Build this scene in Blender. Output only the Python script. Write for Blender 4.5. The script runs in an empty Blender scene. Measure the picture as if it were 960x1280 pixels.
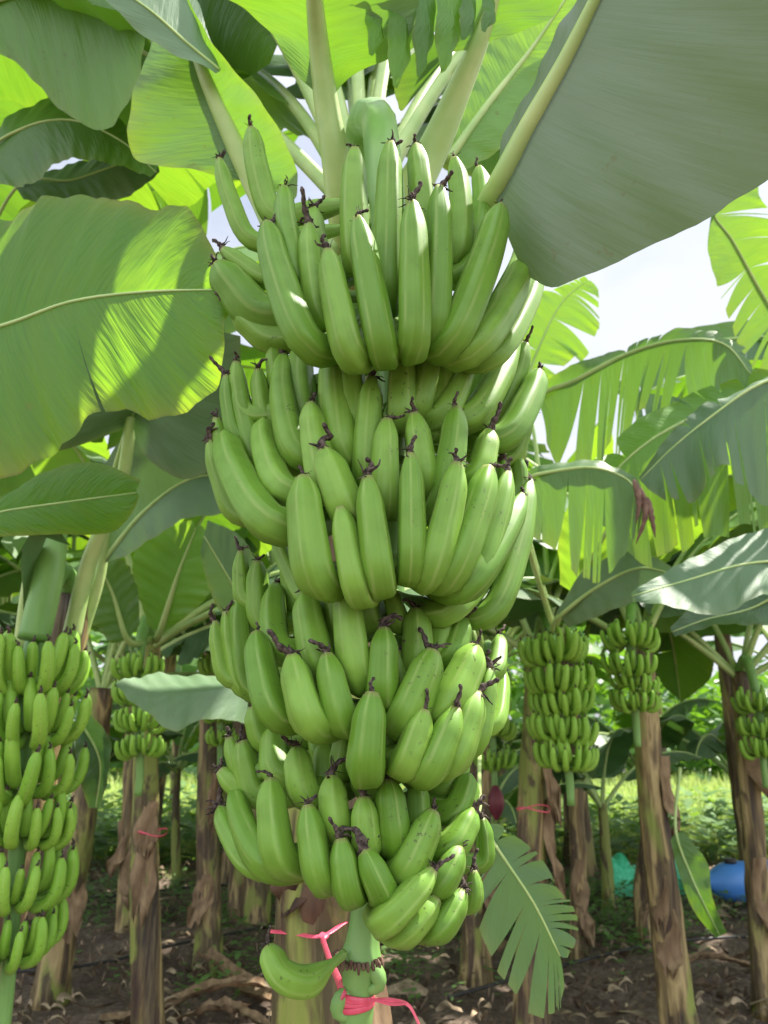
import bpy, math, random
import numpy as np
from mathutils import Vector, Matrix
random.seed(7); rng = np.random.RandomState(7)
R = math.radians
scene = bpy.context.scene
col = scene.collection

# ------------------------------------------------------------ camera
PITCH = R(15); CAMZ = 1.4; FPX = 967.0
cam_d = bpy.data.cameras.new('camera'); cam = bpy.data.objects.new('camera', cam_d); col.objects.link(cam)
cam.location = (0, 0, CAMZ); cam.rotation_euler = (R(90) + PITCH, 0, 0)
cam_d.sensor_fit = 'VERTICAL'; cam_d.sensor_height = 36; cam_d.sensor_width = 27; cam_d.lens = FPX / 1280 * 36
cam_d.clip_start = 0.02; cam_d.clip_end = 500
cam_d.dof.use_dof = True; cam_d.dof.focus_distance = 0.86; cam_d.dof.aperture_fstop = 9
scene.camera = cam

# ------------------------------------------------------------ sky, sun, exposure
SUN_EL, SUN_AZ = R(60), R(62)       # azimuth clockwise from +Y (to the right)
w = bpy.data.worlds.new('World'); scene.world = w; w.use_nodes = True
nt = w.node_tree; nt.nodes.clear()
out = nt.nodes.new('ShaderNodeOutputWorld'); bg = nt.nodes.new('ShaderNodeBackground')
sky = nt.nodes.new('ShaderNodeTexSky'); sky.sky_type = 'NISHITA'; sky.sun_disc = False
sky.sun_elevation = SUN_EL; sky.sun_rotation = SUN_AZ; sky.air_density = 1.0; sky.dust_density = 2.5
tc = nt.nodes.new('ShaderNodeTexCoord'); mp = nt.nodes.new('ShaderNodeMapping'); mp.inputs['Scale'].default_value = (1, 1, 2.2)
nz = nt.nodes.new('ShaderNodeTexNoise'); nz.inputs['Scale'].default_value = 2.6; nz.inputs['Detail'].default_value = 7; nz.inputs['Roughness'].default_value = .55
cr = nt.nodes.new('ShaderNodeValToRGB'); cr.color_ramp.elements[0].position = .34; cr.color_ramp.elements[1].position = .56
cr.color_ramp.elements[0].color = (.35, .35, .35, 1); cr.color_ramp.elements[1].color = (1, 1, 1, 1)
mx = nt.nodes.new('ShaderNodeMix'); mx.data_type = 'RGBA'; mx.inputs[7].default_value = (4.9, 5.1, 5.5, 1)
L = nt.links.new
L(tc.outputs['Generated'], mp.inputs[0]); L(mp.outputs[0], nz.inputs[0]); L(nz.outputs[0], cr.inputs[0]); L(cr.outputs[0], mx.inputs[0])
L(sky.outputs[0], mx.inputs[6])
# sky scaled brighter behind the camera as added fill light, dimmer ahead
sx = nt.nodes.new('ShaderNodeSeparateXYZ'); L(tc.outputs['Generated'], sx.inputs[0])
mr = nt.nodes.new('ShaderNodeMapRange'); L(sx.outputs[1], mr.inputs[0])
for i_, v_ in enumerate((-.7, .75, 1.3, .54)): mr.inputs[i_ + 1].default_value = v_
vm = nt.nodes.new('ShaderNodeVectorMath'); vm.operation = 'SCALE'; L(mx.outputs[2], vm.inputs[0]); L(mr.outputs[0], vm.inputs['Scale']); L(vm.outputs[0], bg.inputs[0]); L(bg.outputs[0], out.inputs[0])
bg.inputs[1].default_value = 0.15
sd = bpy.data.lights.new('sun', 'SUN'); sun = bpy.data.objects.new('sun', sd); col.objects.link(sun)
sd.energy = 5.0; sd.angle = R(1.0); sd.color = (1, .95, .86)
sdir = Vector((math.sin(SUN_AZ) * math.cos(SUN_EL), math.cos(SUN_AZ) * math.cos(SUN_EL), math.sin(SUN_EL)))
sun.rotation_euler = (-sdir).to_track_quat('-Z', 'Y').to_euler()
vs = scene.view_settings; vs.view_transform = 'Standard'; vs.look = 'None'; vs.gamma = 1; vs.exposure = 1.3
scene.render.engine = 'CYCLES'
scene.cycles.max_bounces = 8; scene.cycles.diffuse_bounces = 5; scene.cycles.transmission_bounces = 5; scene.cycles.glossy_bounces = 2

# ------------------------------------------------------------ helpers
CAM = np.array([0, 0, CAMZ]); FW = np.array([0, math.cos(PITCH), math.sin(PITCH)]); UP = np.array([0, -math.sin(PITCH), math.cos(PITCH)]); RT = np.array([1., 0, 0])
def ray(x, y): return FW + (x - 480) / FPX * RT + (640 - y) / FPX * UP
def PD(x, y, d): return CAM + d * ray(x, y)                     # point at a depth
def PY(x, y, Y): r = ray(x, y); return CAM + r * (Y / r[1])      # point at a distance in front
def PG(x, y): r = ray(x, y); return CAM + r * (-CAMZ / r[2])     # point on the ground
def vec(*a): return np.array(a, float)
def nrm(v): return v / (np.linalg.norm(v) + 1e-9)

def spline(pts, n):
    p = np.array(pts, float)
    if len(p) == 2: t = np.linspace(0, 1, n)[:, None]; return p[0] * (1 - t) + p[1] * t
    d = np.sqrt(np.linalg.norm(np.diff(p, axis=0), axis=1)) + 1e-6
    s = np.concatenate([[0], np.cumsum(d)])
    pe = np.vstack([2 * p[0] - p[1], p, 2 * p[-1] - p[-2]])
    fine = []
    for i in range(len(p) - 1):
        p0, p1, p2, p3 = pe[i], pe[i + 1], pe[i + 2], pe[i + 3]
        dt0 = (d[i - 1] if i > 0 else d[i]); dt1 = d[i]; dt2 = (d[i + 1] if i < len(d) - 1 else d[i])
        m1 = ((p1 - p0) / dt0 - (p2 - p0) / (dt0 + dt1) + (p2 - p1) / dt1) * dt1
        m2 = ((p2 - p1) / dt1 - (p3 - p1) / (dt1 + dt2) + (p3 - p2) / dt2) * dt1
        for k in range(24):
            t = k / 24
            fine.append((2 * t**3 - 3 * t**2 + 1) * p1 + (t**3 - 2 * t**2 + t) * m1 + (-2 * t**3 + 3 * t**2) * p2 + (t**3 - t**2) * m2)
    fine.append(p[-1]); fine = np.array(fine)
    sl = np.concatenate([[0], np.cumsum(np.linalg.norm(np.diff(fine, axis=0), axis=1))])
    q = np.linspace(0, sl[-1], n)
    return np.stack([np.interp(q, sl, fine[:, i]) for i in range(3)], 1)

WP = {}
def mk(name, V, F, mats, parent=None, uv=None, midx=None, smooth=True, pivot=None):
    V = np.array(V, float)
    piv = np.array(pivot if pivot is not None else V.mean(0))
    me = bpy.data.meshes.new(name); me.from_pydata((V - piv).tolist(), [], [tuple(int(i) for i in f) for f in F])
    for m in (mats if isinstance(mats, (list, tuple)) else [mats]): me.materials.append(m)
    if uv is not None:
        ul = me.uv_layers.new(name='UVMap'); li = np.zeros(len(me.loops), int); me.loops.foreach_get('vertex_index', li)
        ul.data.foreach_set('uv', np.array(uv, float)[li].ravel())
    if midx is not None: me.polygons.foreach_set('material_index', midx)
    if smooth: me.polygons.foreach_set('use_smooth', [True] * len(me.polygons))
    me.update()
    o = bpy.data.objects.new(name, me); col.objects.link(o)
    WP[o.name] = piv
    if parent is not None: o.parent = parent; o.location = piv - WP[parent.name]
    else: o.location = piv
    return o
def empty(name, loc):
    o = bpy.data.objects.new(name, None); col.objects.link(o); o.empty_display_size = .1
    o.location = loc; WP[o.name] = np.array(loc, float); return o
def tag(o, label=None, cat=None, group=None, kind=None):
    if label: o['label'] = label
    if cat: o['category'] = cat
    if group: o['group'] = group
    if kind: o['kind'] = kind
    return o

def tube(path, rad, seg=12, ridge=0.0, nr=5, cap=True, phase=0., up=None, flat=1.0):
    """sweep; returns V,F,UV"""
    P = np.array(path); n = len(P); rad = np.broadcast_to(np.array(rad, float), (n,))
    T = np.gradient(P, axis=0); T /= np.linalg.norm(T, axis=1)[:, None] + 1e-9
    u = np.array(up, float) if up is not None else vec(.13, .9, .31)
    if abs(np.dot(u, T[0])) > .95: u = vec(1, .1, .1)
    N = nrm(u - np.dot(u, T[0]) * T[0]); V = []; UV = []
    th = np.arange(seg) / seg * 2 * math.pi
    rr = 1 + ridge * np.cos(nr * (th + phase))
    if ridge < 0:                           # rounded polygon: flat faces, soft ridges
        sec = 2 * math.pi / nr; a_ = np.mod(th + phase, sec) - sec / 2; pg_ = math.cos(sec / 2) / np.cos(a_); rr = 1.045 * ((1 + ridge) - ridge * pg_)
    for i in range(n):
        N = nrm(N - np.dot(N, T[i]) * T[i]); B = np.cross(T[i], N)
        for k in range(seg):
            V.append(P[i] + rad[i] * rr[k] * (math.cos(th[k]) * N + flat * math.sin(th[k]) * B)); UV.append((k / seg, i / (n - 1)))
    F = []
    for i in range(n - 1):
        for k in range(seg):
            a = i * seg + k; b = i * seg + (k + 1) % seg; F.append((a, b, b + seg, a + seg))
    if cap:
        F.append(tuple(range(seg - 1, -1, -1))); F.append(tuple((n - 1) * seg + k for k in range(seg)))
    return V, F, UV
class MB:
    def __init__(s): s.V = []; s.F = []; s.UV = []; s.M = []
    def add(s, r, m=0):
        V, F, UV = r; o = len(s.V); s.V += list(V); s.UV += list(UV); s.F += [tuple(i + o for i in f) for f in F]; s.M += [m] * len(F)
    def build(s, name, mats, parent=None, **k): return mk(name, s.V, s.F, mats, parent, s.UV, s.M, **k)

# ------------------------------------------------------------ materials
def mat(name):
    m = bpy.data.materials.new(name); m.use_nodes = True; nt = m.node_tree; nt.nodes.clear()
    o = nt.nodes.new('ShaderNodeOutputMaterial'); return m, nt, o
def N(nt, t, **k):
    n = nt.nodes.new(t)
    for a, b in k.items():
        if a.startswith('_'): setattr(n, a[1:], b)
        else: n.inputs[a.replace('__', ' ')].default_value = b
    return n
def mixc(nt, fac, a, b, mode='MIX'):
    m = nt.nodes.new('ShaderNodeMix'); m.data_type = 'RGBA'; m.blend_type = mode
    for s, v in ((0, fac), (6, a), (7, b)):
        if isinstance(v, bpy.types.NodeSocket): nt.links.new(v, m.inputs[s])
        else: m.inputs[s].default_value = v if s == 0 else (*v, 1)
    return m.outputs[2]
def ramp(nt, src, stops):
    r = nt.nodes.new('ShaderNodeValToRGB'); e = r.color_ramp.elements
    while len(e) < len(stops): e.new(.5)
    for i, (p, c) in enumerate(stops):
        e[i].position = p; e[i].color = (*c, 1) if len(c) == 3 else c
    nt.links.new(src, r.inputs[0]); return r.outputs[0]
def math_(nt, op, a, b=None, c=None):
    m = nt.nodes.new('ShaderNodeMath'); m.operation = op
    for i, v in enumerate((a, b, c)):
        if v is None: continue
        if isinstance(v, bpy.types.NodeSocket): nt.links.new(v, m.inputs[i])
        else: m.inputs[i].default_value = v
    return m.outputs[0]
def maprange(nt, v, a, b, c=0., d=1.):
    m = nt.nodes.new('ShaderNodeMapRange'); nt.links.new(v, m.inputs[0])
    for i, x in enumerate((a, b, c, d)): m.inputs[i + 1].default_value = x
    return m.outputs[0]
G = lambda v: (v, v, v)

def banana_mat(name, c1, c2, scale=1.0):
    m, nt, o = mat(name); L = nt.links.new
    b = N(nt, 'ShaderNodeBsdfPrincipled'); oi = N(nt, 'ShaderNodeObjectInfo'); uv = N(nt, 'ShaderNodeTexCoord')
    sep = N(nt, 'ShaderNodeSeparateXYZ'); L(uv.outputs['UV'], sep.inputs[0])
    base = mixc(nt, oi.outputs['Random'], c1, c2)
    n1 = N(nt, 'ShaderNodeTexNoise', Scale=28., Detail=3.); L(uv.outputs['Object'], n1.inputs[0])
    base = mixc(nt, math_(nt, 'MULTIPLY', maprange(nt, n1.outputs[0], .4, .65), .34), base, tuple(x * .72 for x in c1))
    # long fine streaks along the finger
    mp = N(nt, 'ShaderNodeMapping', Scale=(34., 1.6, 1.)); L(uv.outputs['UV'], mp.inputs[0])
    n2 = N(nt, 'ShaderNodeTexNoise', Scale=1., Detail=4.); L(mp.outputs[0], n2.inputs[0])
    base = mixc(nt, maprange(nt, n2.outputs[0], .35, .7, 0, .12), base, tuple(min(1, x * 1.35 + .02) for x in c2))
    # paler ridges
    # tip and stalk ends
    base = mixc(nt, maprange(nt, sep.outputs[1], .95, 1., 0, .75), base, (.22, .2, .08))
    base = mixc(nt, maprange(nt, sep.outputs[1], .28, .05, 0, .5), base, (.24, .36, .12))
    rid = math_(nt, 'COSINE', math_(nt, 'MULTIPLY', sep.outputs[0], 2 * math.pi * 5))
    base = mixc(nt, math_(nt, 'MULTIPLY', maprange(nt, rid, -.80, -1., 0, .24), maprange(nt, n1.outputs[0], .3, .55)), base, (.40, .48, .17))
    # small scars
    n3 = N(nt, 'ShaderNodeTexNoise', Scale=170., Detail=2.); L(uv.outputs['Object'], n3.inputs[0])
    n4 = N(nt, 'ShaderNodeTexNoise', Scale=13., Detail=1.); L(uv.outputs['Object'], n4.inputs[0])
    sp = math_(nt, 'MULTIPLY', maprange(nt, n3.outputs[0], .645, .70), maprange(nt, n4.outputs[0], .54, .66))
    base = mixc(nt, math_(nt, 'MULTIPLY', sp, .75), base, (.05, .045, .02))
    L(base, b.inputs['Base Color']); 
    rr = maprange(nt, n1.outputs[0], .3, .7, .38, .55); L(rr, b.inputs['Roughness']); b.inputs['Specular IOR Level'].default_value = .3
    b.inputs['Subsurface Weight'].default_value = .12 * scale; b.inputs['Subsurface Radius'].default_value = (.5, 1, .2); b.inputs['Subsurface Scale'].default_value = .008
    bp = N(nt, 'ShaderNodeBump', Strength=.12, Distance=.002); L(n2.outputs[0], bp.inputs['Height']); L(bp.outputs[0], b.inputs['Normal'])
    L(b.outputs[0], o.inputs[0]); return m

def leaf_mat(name, top, under, trans, tf=.42, rough=.42, yellow=.12, con=1.):
    m, nt, o = mat(name); L = nt.links.new
    b = N(nt, 'ShaderNodeBsdfPrincipled'); t = N(nt, 'ShaderNodeBsdfTranslucent'); mxs = N(nt, 'ShaderNodeMixShader')
    tc = N(nt, 'ShaderNodeTexCoord'); sep = N(nt, 'ShaderNodeSeparateXYZ'); L(tc.outputs['UV'], sep.inputs[0]); oi = N(nt, 'ShaderNodeObjectInfo')
    av = math_(nt, 'ABSOLUTE', sep.outputs[1])
    uu = math_(nt, 'SUBTRACT', sep.outputs[0], math_(nt, 'MULTIPLY', av, .07))
    cb = N(nt, 'ShaderNodeCombineXYZ'); L(math_(nt, 'MULTIPLY', uu, 150.), cb.inputs[0]); L(math_(nt, 'MULTIPLY', av, 1.6), cb.inputs[1]); L(math_(nt, 'MULTIPLY', oi.outputs['Random'], 40.), cb.inputs[2])
    fine = N(nt, 'ShaderNodeTexNoise', Scale=1., Detail=3.); L(cb.outputs[0], fine.inputs[0])
    cb2 = N(nt, 'ShaderNodeCombineXYZ'); L(math_(nt, 'MULTIPLY', uu, 30.), cb2.inputs[0]); L(math_(nt, 'MULTIPLY', av, 2.2), cb2.inputs[1]); L(math_(nt, 'MULTIPLY', oi.outputs['Random'], 70.), cb2.inputs[2])
    coarse = N(nt, 'ShaderNodeTexNoise', Scale=1., Detail=2.); L(cb2.outputs[0], coarse.inputs[0])
    big = N(nt, 'ShaderNodeTexNoise', Scale=3., Detail=3.); L(tc.outputs['Object'], big.inputs[0])
    geo = N(nt, 'ShaderNodeNewGeometry')
    base = mixc(nt, geo.outputs['Backfacing'], top, under)
    f1 = maprange(nt, fine.outputs[0], .3, .7); f2 = maprange(nt, coarse.outputs[0], .35, .7)
    base = mixc(nt, math_(nt, 'MULTIPLY', f1, .30 * con), base, tuple(min(1, x * 1.6 + .02) for x in top))
    base = mixc(nt, math_(nt, 'MULTIPLY', f2, .35 * con), base, tuple(x * .6 for x in top))
    edge = math_(nt, 'MULTIPLY', math_(nt, 'POWER', av, 7.), maprange(nt, big.outputs[0], .42, .62, 0, yellow * 1.6))
    edge = math_(nt, 'MINIMUM', edge, 1.)
    base = mixc(nt, edge, base, (.34, .3, .05))
    tip = math_(nt, 'MULTIPLY', maprange(nt, av, .982, 1.), maprange(nt, big.outputs[0], .46, .6, 0, yellow * 1.5)); tip = math_(nt, 'MINIMUM', tip, 1.)
    base = mixc(nt, tip, base, (.09, .045, .02))
    fl = N(nt, 'ShaderNodeTexNoise', Scale=55., Detail=4.); L(tc.outputs['Object'], fl.inputs[0]); fk = math_(nt, 'MULTIPLY', maprange(nt, fl.outputs[0], .66, .71), maprange(nt, big.outputs[0], .5, .62, 0, .8 * min(con, 1)))
    base = mixc(nt, fk, base, (.12, .08, .03))
    tr = mixc(nt, math_(nt, 'MULTIPLY', f1, .5 * con), trans, tuple(x * .55 for x in trans))
    tr = mixc(nt, math_(nt, 'MULTIPLY', f2, .45 * con), tr, (trans[0] * 1.25, trans[1] * 1.05, trans[2]))
    tr = mixc(nt, edge, tr, (.55, .42, .04)); tr = mixc(nt, tip, tr, (.05, .02, .01))
    L(base, b.inputs['Base Color']); b.inputs['Roughness'].default_value = rough; b.inputs['Specular IOR Level'].default_value = .55
    h = math_(nt, 'ADD', math_(nt, 'MULTIPLY', fine.outputs[0], .5), coarse.outputs[0])
    bp = N(nt, 'ShaderNodeBump', Strength=.55 * con, Distance=.007); L(h, bp.inputs['Height']); L(bp.outputs[0], b.inputs['Normal']); L(bp.outputs[0], t.inputs['Normal'])
    L(tr, t.inputs[0]); mxs.inputs[0].default_value = tf
    L(b.outputs[0], mxs.inputs[1]); L(t.outputs[0], mxs.inputs[2]); L(mxs.outputs[0], o.inputs[0]); return m

def simple(name, c, c2=None, rough=.6, scale=20., spec=.4, bump=.0, stretch=(1, 1, 1)):
    m, nt, o = mat(name); L = nt.links.new; b = N(nt, 'ShaderNodeBsdfPrincipled'); b.inputs['Roughness'].default_value = rough
    b.inputs['Specular IOR Level'].default_value = spec
    tc = N(nt, 'ShaderNodeTexCoord'); mp = N(nt, 'ShaderNodeMapping', Scale=stretch); L(tc.outputs['Object'], mp.inputs[0])
    n = N(nt, 'ShaderNodeTexNoise', Scale=scale, Detail=5.); L(mp.outputs[0], n.inputs[0])
    L(mixc(nt, maprange(nt, n.outputs[0], .35, .68), c, c2 or tuple(x * .6 for x in c)), b.inputs[0])
    if bump: bp = N(nt, 'ShaderNodeBump', Strength=bump, Distance=.01); L(n.outputs[0], bp.inputs['Height']); L(bp.outputs[0], b.inputs['Normal'])
    L(b.outputs[0], o.inputs[0]); return m

def stem_mat(name, green=.5):
    m, nt, o = mat(name); L = nt.links.new; b = N(nt, 'ShaderNodeBsdfPrincipled'); b.inputs['Roughness'].default_value = .6
    tc = N(nt, 'ShaderNodeTexCoord'); oi = N(nt, 'ShaderNodeObjectInfo')
    off = N(nt, 'ShaderNodeVectorMath', _operation='ADD'); L(tc.outputs['Object'], off.inputs[0]); L(oi.outputs['Random'], off.inputs[1])
    def nz(s, st, d=4.):
        mp = N(nt, 'ShaderNodeMapping', Scale=st); L(off.outputs[0], mp.inputs[0]); n = N(nt, 'ShaderNodeTexNoise', Scale=s, Detail=d, Distortion=.6); L(mp.outputs[0], n.inputs[0]); return n.outputs[0]
    a = nz(9, (1, 1, .16)); c = nz(5, (1, 1, .3)); f = nz(60, (1, 1, .06)); s = nz(8, (1, 1, .4), 7.)
    base = ramp(nt, a, [(.34, (.03, .018, .010)), (.43, (.13, .085, .03)), (.51, (.40, .30, .13)), (.56, (.17, .115, .04)), (.66, (.045, .026, .013))])
    base = mixc(nt, maprange(nt, c, .62 - green * .3, .7 - green * .3), base, (.20, .24, .04))
    base = mixc(nt, maprange(nt, s, .50, .56, 0, .88), base, (.045, .022, .013))
    base = mixc(nt, maprange(nt, f, .45, .65, 0, .3), base, (.33, .25, .11))
    L(base, b.inputs[0]); bp = N(nt, 'ShaderNodeBump', Strength=.7, Distance=.012); L(math_(nt, 'ADD', f, a), bp.inputs['Height']); L(bp.outputs[0], b.inputs['Normal'])
    L(b.outputs[0], o.inputs[0]); return m

M = {}
M['ban'] = banana_mat('banana_skin', (.090, .205, .014), (.185, .335, .044))
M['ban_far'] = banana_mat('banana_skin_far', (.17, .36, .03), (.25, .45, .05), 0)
M['tip'] = simple('dried_flower', (.022, .015, .013), (.13, .10, .08), .9, 240, .2, .4)
M['stalk'] = simple('stalk_skin', (.13, .27, .06), (.20, .36, .10), .45, 30, .4, .15, (1, 1, .15))
M['midrib'] = simple('midrib_skin', (.30, .44, .14), (.42, .52, .2), .4, 14, .4, .1, (1, 1, 1))
M['leafA'] = leaf_mat('leaf_green', (.075, .18, .030), (.14, .24, .105), (.17, .37, .016), .42)
M['leafB'] = leaf_mat('leaf_young', (.11, .26, .035), (.15, .3, .07), (.27, .50, .022), .45)
M['leafE'] = leaf_mat('leaf_ribbed', (.05, .15, .016), (.05, .15, .018), (.30, .62, .02), .55, .48, .3, 1.6)
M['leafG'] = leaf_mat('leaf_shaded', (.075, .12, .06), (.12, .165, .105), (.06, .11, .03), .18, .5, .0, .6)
M['leafC'] = leaf_mat('leaf_deep', (.045, .12, .03), (.10, .17, .09), (.06, .14, .02), .25, .42, .1)
M['leafD'] = leaf_mat('leaf_waxy', (.075, .155, .06), (.13, .22, .105), (.10, .20, .04), .22, .55, .08, .6)
M['stem'] = stem_mat('pseudostem_bark', .35); M['stemg'] = stem_mat('pseudostem_green', .85)
M['dry'] = simple('dry_leaf', (.30, .21, .12), (.13, .08, .045), .8, 25, .2, .6, (1, 1, .3))
M['brown'] = simple('withered_leaf', (.10, .055, .04), (.2, .13, .09), .85, 40, .2, .6)
M['dead'] = simple('dead_sheath', (.14, .085, .05), (.035, .02, .014), .8, 18, .25, .7, (1, 1, .2))
M['pink'] = simple('pink_plastic_ribbon', (.75, .10, .16), (.6, .06, .11), .35, 60, .5, .2)
M['hose'] = simple('black_hose', (.02, .02, .02), (.05, .045, .04), .5)
M['purple'] = simple('banana_flower', (.12, .02, .035), (.2, .04, .05), .5)

# ------------------------------------------------------------ leaf builder
def leaf_mesh(mid, le, re, m=8, tearsL=None, tearsR=None, ruf=.004, curl=.0, gap=.25, droop=0., seed=0, edge_n=.02):
    """mid/le/re: (n,3) arrays. tears: sorted fractions at which the blade is split."""
    rs = np.random.RandomState(seed); n = len(mid); V = []; F = []; UV = []
    ln = np.concatenate([[0], np.cumsum(np.linalg.norm(np.diff(mid, axis=0), axis=1))]); ll = ln[-1]
    us = np.linspace(0, 1, n)
    fr = rs.uniform(18, 30); ph = rs.uniform(0, 6)
    en = np.convolve(rs.randn(n + 8), np.ones(4) / 4, 'same')[4:-4] * edge_n
    for side, ed, tears in ((-1, le, tearsL), (1, re, tearsR)):
        br = [0.] + list(tears or []) + [1.]
        for si in range(len(br) - 1):
            a, b = br[si], br[si + 1]; k = max(3, int((b - a) * n) + 1); uc = (a + b) / 2
            g = gap * rs.uniform(.3, 1.2) if len(br) > 2 else 0
            sag = droop * rs.uniform(.2, 1.3); sw = rs.uniform(-.5, .5) * g * (b - a)
            o = len(V)
            for i in range(k):
                u = a + (b - a) * i / (k - 1)
                for j in range(m + 1):
                    v = j / m; uu = uc + (u - uc) * (1 - g * v * v) + sw * v * v; uu = min(max(uu, 0), 1)
                    f = uu * (n - 1); i0 = min(int(f), n - 2); fr_ = f - i0
                    pm = mid[i0] * (1 - (u * (n - 1) - i0 if False else fr_)) + mid[i0 + 1] * fr_
                    pe = ed[i0] * (1 - fr_) + ed[i0 + 1] * fr_
                    e = pe - pm; T = nrm(mid[min(i0 + 1, n - 1)] - mid[i0]); Nn = np.cross(T, nrm(e)) * side
                    wl = np.linalg.norm(e)
                    vv = v * (1 + (en[i0] * (1 - fr_) + en[i0 + 1] * fr_))
                    p = pm + e * vv + Nn * (curl * wl * 4 * v * (1 - v) * -1)
                    p = p + Nn * (ruf * v * (math.sin(uu * ll * fr * 1.9 + ph + side) + .6 * math.sin(uu * ll * fr * 4.7 + ph * 2 - v)) * 1.0)
                    p = p + vec(0, 0, -1) * sag * wl * v * v
                    V.append(p); UV.append((u * ll, side * v))
            for i in range(k - 1):
                for j in range(m):
                    q = (o + i * (m + 1) + j, o + (i + 1) * (m + 1) + j, o + (i + 1) * (m + 1) + j + 1, o + i * (m + 1) + j + 1)
                    F.append(q if side > 0 else q[::-1])
    return V, F, UV

def add_leaf(plant, pet, mid, le, re, material, r0=.012, name='leaf', n=48, rib=True, rib_mat=None, **k):
    """pet: points from crown to blade base (may be empty); mid/left edge/right edge control points"""
    mi, l_, r_ = spline(mid, n), spline(le, n), spline(re, n)
    V, F, UV = leaf_mesh(mi, l_, r_, **k)
    o = mk(name, V, F, material, plant, UV)
    if rib:
        path = mi if not pet else spline(list(pet) + list(mid), 60)
        t = np.linspace(0, 1, len(path)); rad = r0 * (1 - t) ** .8 + .0015
        off = 0
        V, F, UV = tube(path, rad, 9, flat=.85); mk('midrib', V, F, rib_mat or M['midrib'], o, UV)
    return o

def px(l, D=None): return [PD(a[0], a[1], a[2] if len(a) > 2 else D) for a in l]

def auto_leaf(plant, crown, az, el, ln, wd, bend, material, seed, r0=.016, torn=.5, pet=.28, fold=.25, n=34, m=5):
    rs = np.random.RandomState(seed); a = R(az); pts = [np.array(crown)]; e = R(el); st = ln / 18; daz = rs.uniform(-.012, .012)
    for i in range(18):
        a += daz; pts.append(pts[-1] + st * vec(math.cos(a) * math.cos(e), math.sin(a) * math.cos(e), math.sin(e))); e -= R(bend) / 18 * (.35 + 1.3 * i / 18)
    pts = spline(pts, 60); kp = int(60 * pet); mi = spline(pts[kp:], n)
    T = np.gradient(mi, axis=0); T /= np.linalg.norm(T, axis=1)[:, None]
    roll = rs.uniform(-.35, .35); le = []; re = []
    for i in range(n):
        u = i / (n - 1); wv = wd * (min(1, u / .22) ** .7) * (max(0, 1 - ((u - .35) / .65) ** 2.6) if u > .35 else 1) + .002
        S = nrm(np.cross(T[i], vec(0, 0, 1))) if abs(T[i][2]) < .97 else vec(-math.sin(a), math.cos(a), 0)*-1
        Nn = nrm(np.cross(S, T[i])); S2 = S * math.cos(roll) + Nn * math.sin(roll)
        up = Nn * math.cos(roll) - S * math.sin(roll)
        le.append(mi[i] - S2 * wv * .95 - up * wv * fold * .5); re.append(mi[i] + S2 * wv * .95 - up * wv * fold * .5)
    def tears():
        if rs.rand() > torn: return None
        c = rs.randint(3, 12); return sorted(rs.uniform(.08, .95, c).tolist())
    V, F, UV = leaf_mesh(mi, np.array(le), np.array(re), m=m, tearsL=tears(), tearsR=tears(), ruf=.008, curl=-.1, gap=.22, droop=.55 if torn > .3 else .2, seed=seed)
    o = mk('leaf', V, F, material, plant, UV)
    t = np.linspace(0, 1, 40); V, F, UV = tube(spline(pts, 40), r0 * (1 - t) ** .7 + .003, 7); mk('midrib', V, F, M['midrib'], o, UV)
    return o

# ------------------------------------------------------------ bananas
def bprof(t, ped=.16, full=.36):
    def ss(a, b, x): x = np.clip((x - a) / (b - a), 0, 1); return x * x * (3 - 2 * x)
    r = .32 + .68 * ss(ped * .4, full, t)
    r = r * (1 - .12 * ss(.68, .9, t)); r = r * (1 - .60 * np.clip((t - .885) / .115, 0, 1) ** 1.7); return r
def banana_geo(path, r, seg=20, phase=0., n=30, ped=.16, full=.36):
    p = spline(path, n * 3); sl = np.linspace(0, 1, len(p))
    q = np.concatenate([np.linspace(0, .84, n - 9), np.linspace(.84, 1, 10)[1:]])
    p = np.stack([np.interp(q, sl, p[:, i]) for i in range(3)], 1)
    return tube(p, r * bprof(q, ped, full), seg, ridge=-.85, nr=5, phase=phase)

def tip_mesh(seed, s=1.0):
    rs = np.random.RandomState(seed); mb = MB(); L_ = .030 * s * rs.uniform(.8, 1.35)
    pts = [vec(0, 0, -.004)]; d = vec(rs.uniform(-.3, .3), rs.uniform(-.3, .3), 1)
    for i in range(5): pts.append(pts[-1] + nrm(d) * L_ / 5); d = nrm(d + rs.randn(3) * .42)
    t = np.linspace(0, 1, 14); rad = (.0034 * (1 - t) ** 1.2 + .0013 + .0006 * np.sin(t * 23 + seed)) * s
    rad[-3:] = [.0021 * s, .0025 * s, .001 * s]
    mb.add(tube(spline(pts, 14), rad, 8, ridge=.2, nr=3))
    for k in range(rs.randint(6, 10)):       # shrivelled petals around the style
        a = rs.uniform(0, 6.28); q = [vec(0, 0, rs.uniform(0, .004)) * s]; dd = nrm(vec(math.cos(a), math.sin(a), rs.uniform(-.6, 1.2)))
        ll = rs.uniform(.007, .02) * s
        for i in range(4): q.append(q[-1] + dd * ll / 4); dd = nrm(dd + rs.randn(3) * .45 + vec(0, 0, -.12))
        mb.add(tube(spline(q, 8), np.linspace(.0019, .0005, 8) * s * rs.uniform(.7, 1.2), 6, ridge=.25, nr=2, flat=.5))
    V = np.array(mb.V); me = bpy.data.meshes.new('flower_tip'); me.from_pydata(V.tolist(), [], mb.F); me.materials.append(M['tip'])
    me.polygons.foreach_set('use_smooth', [True] * len(me.polygons)); return me
TIPS = [tip_mesh(i + 3) for i in range(18)]
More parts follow.
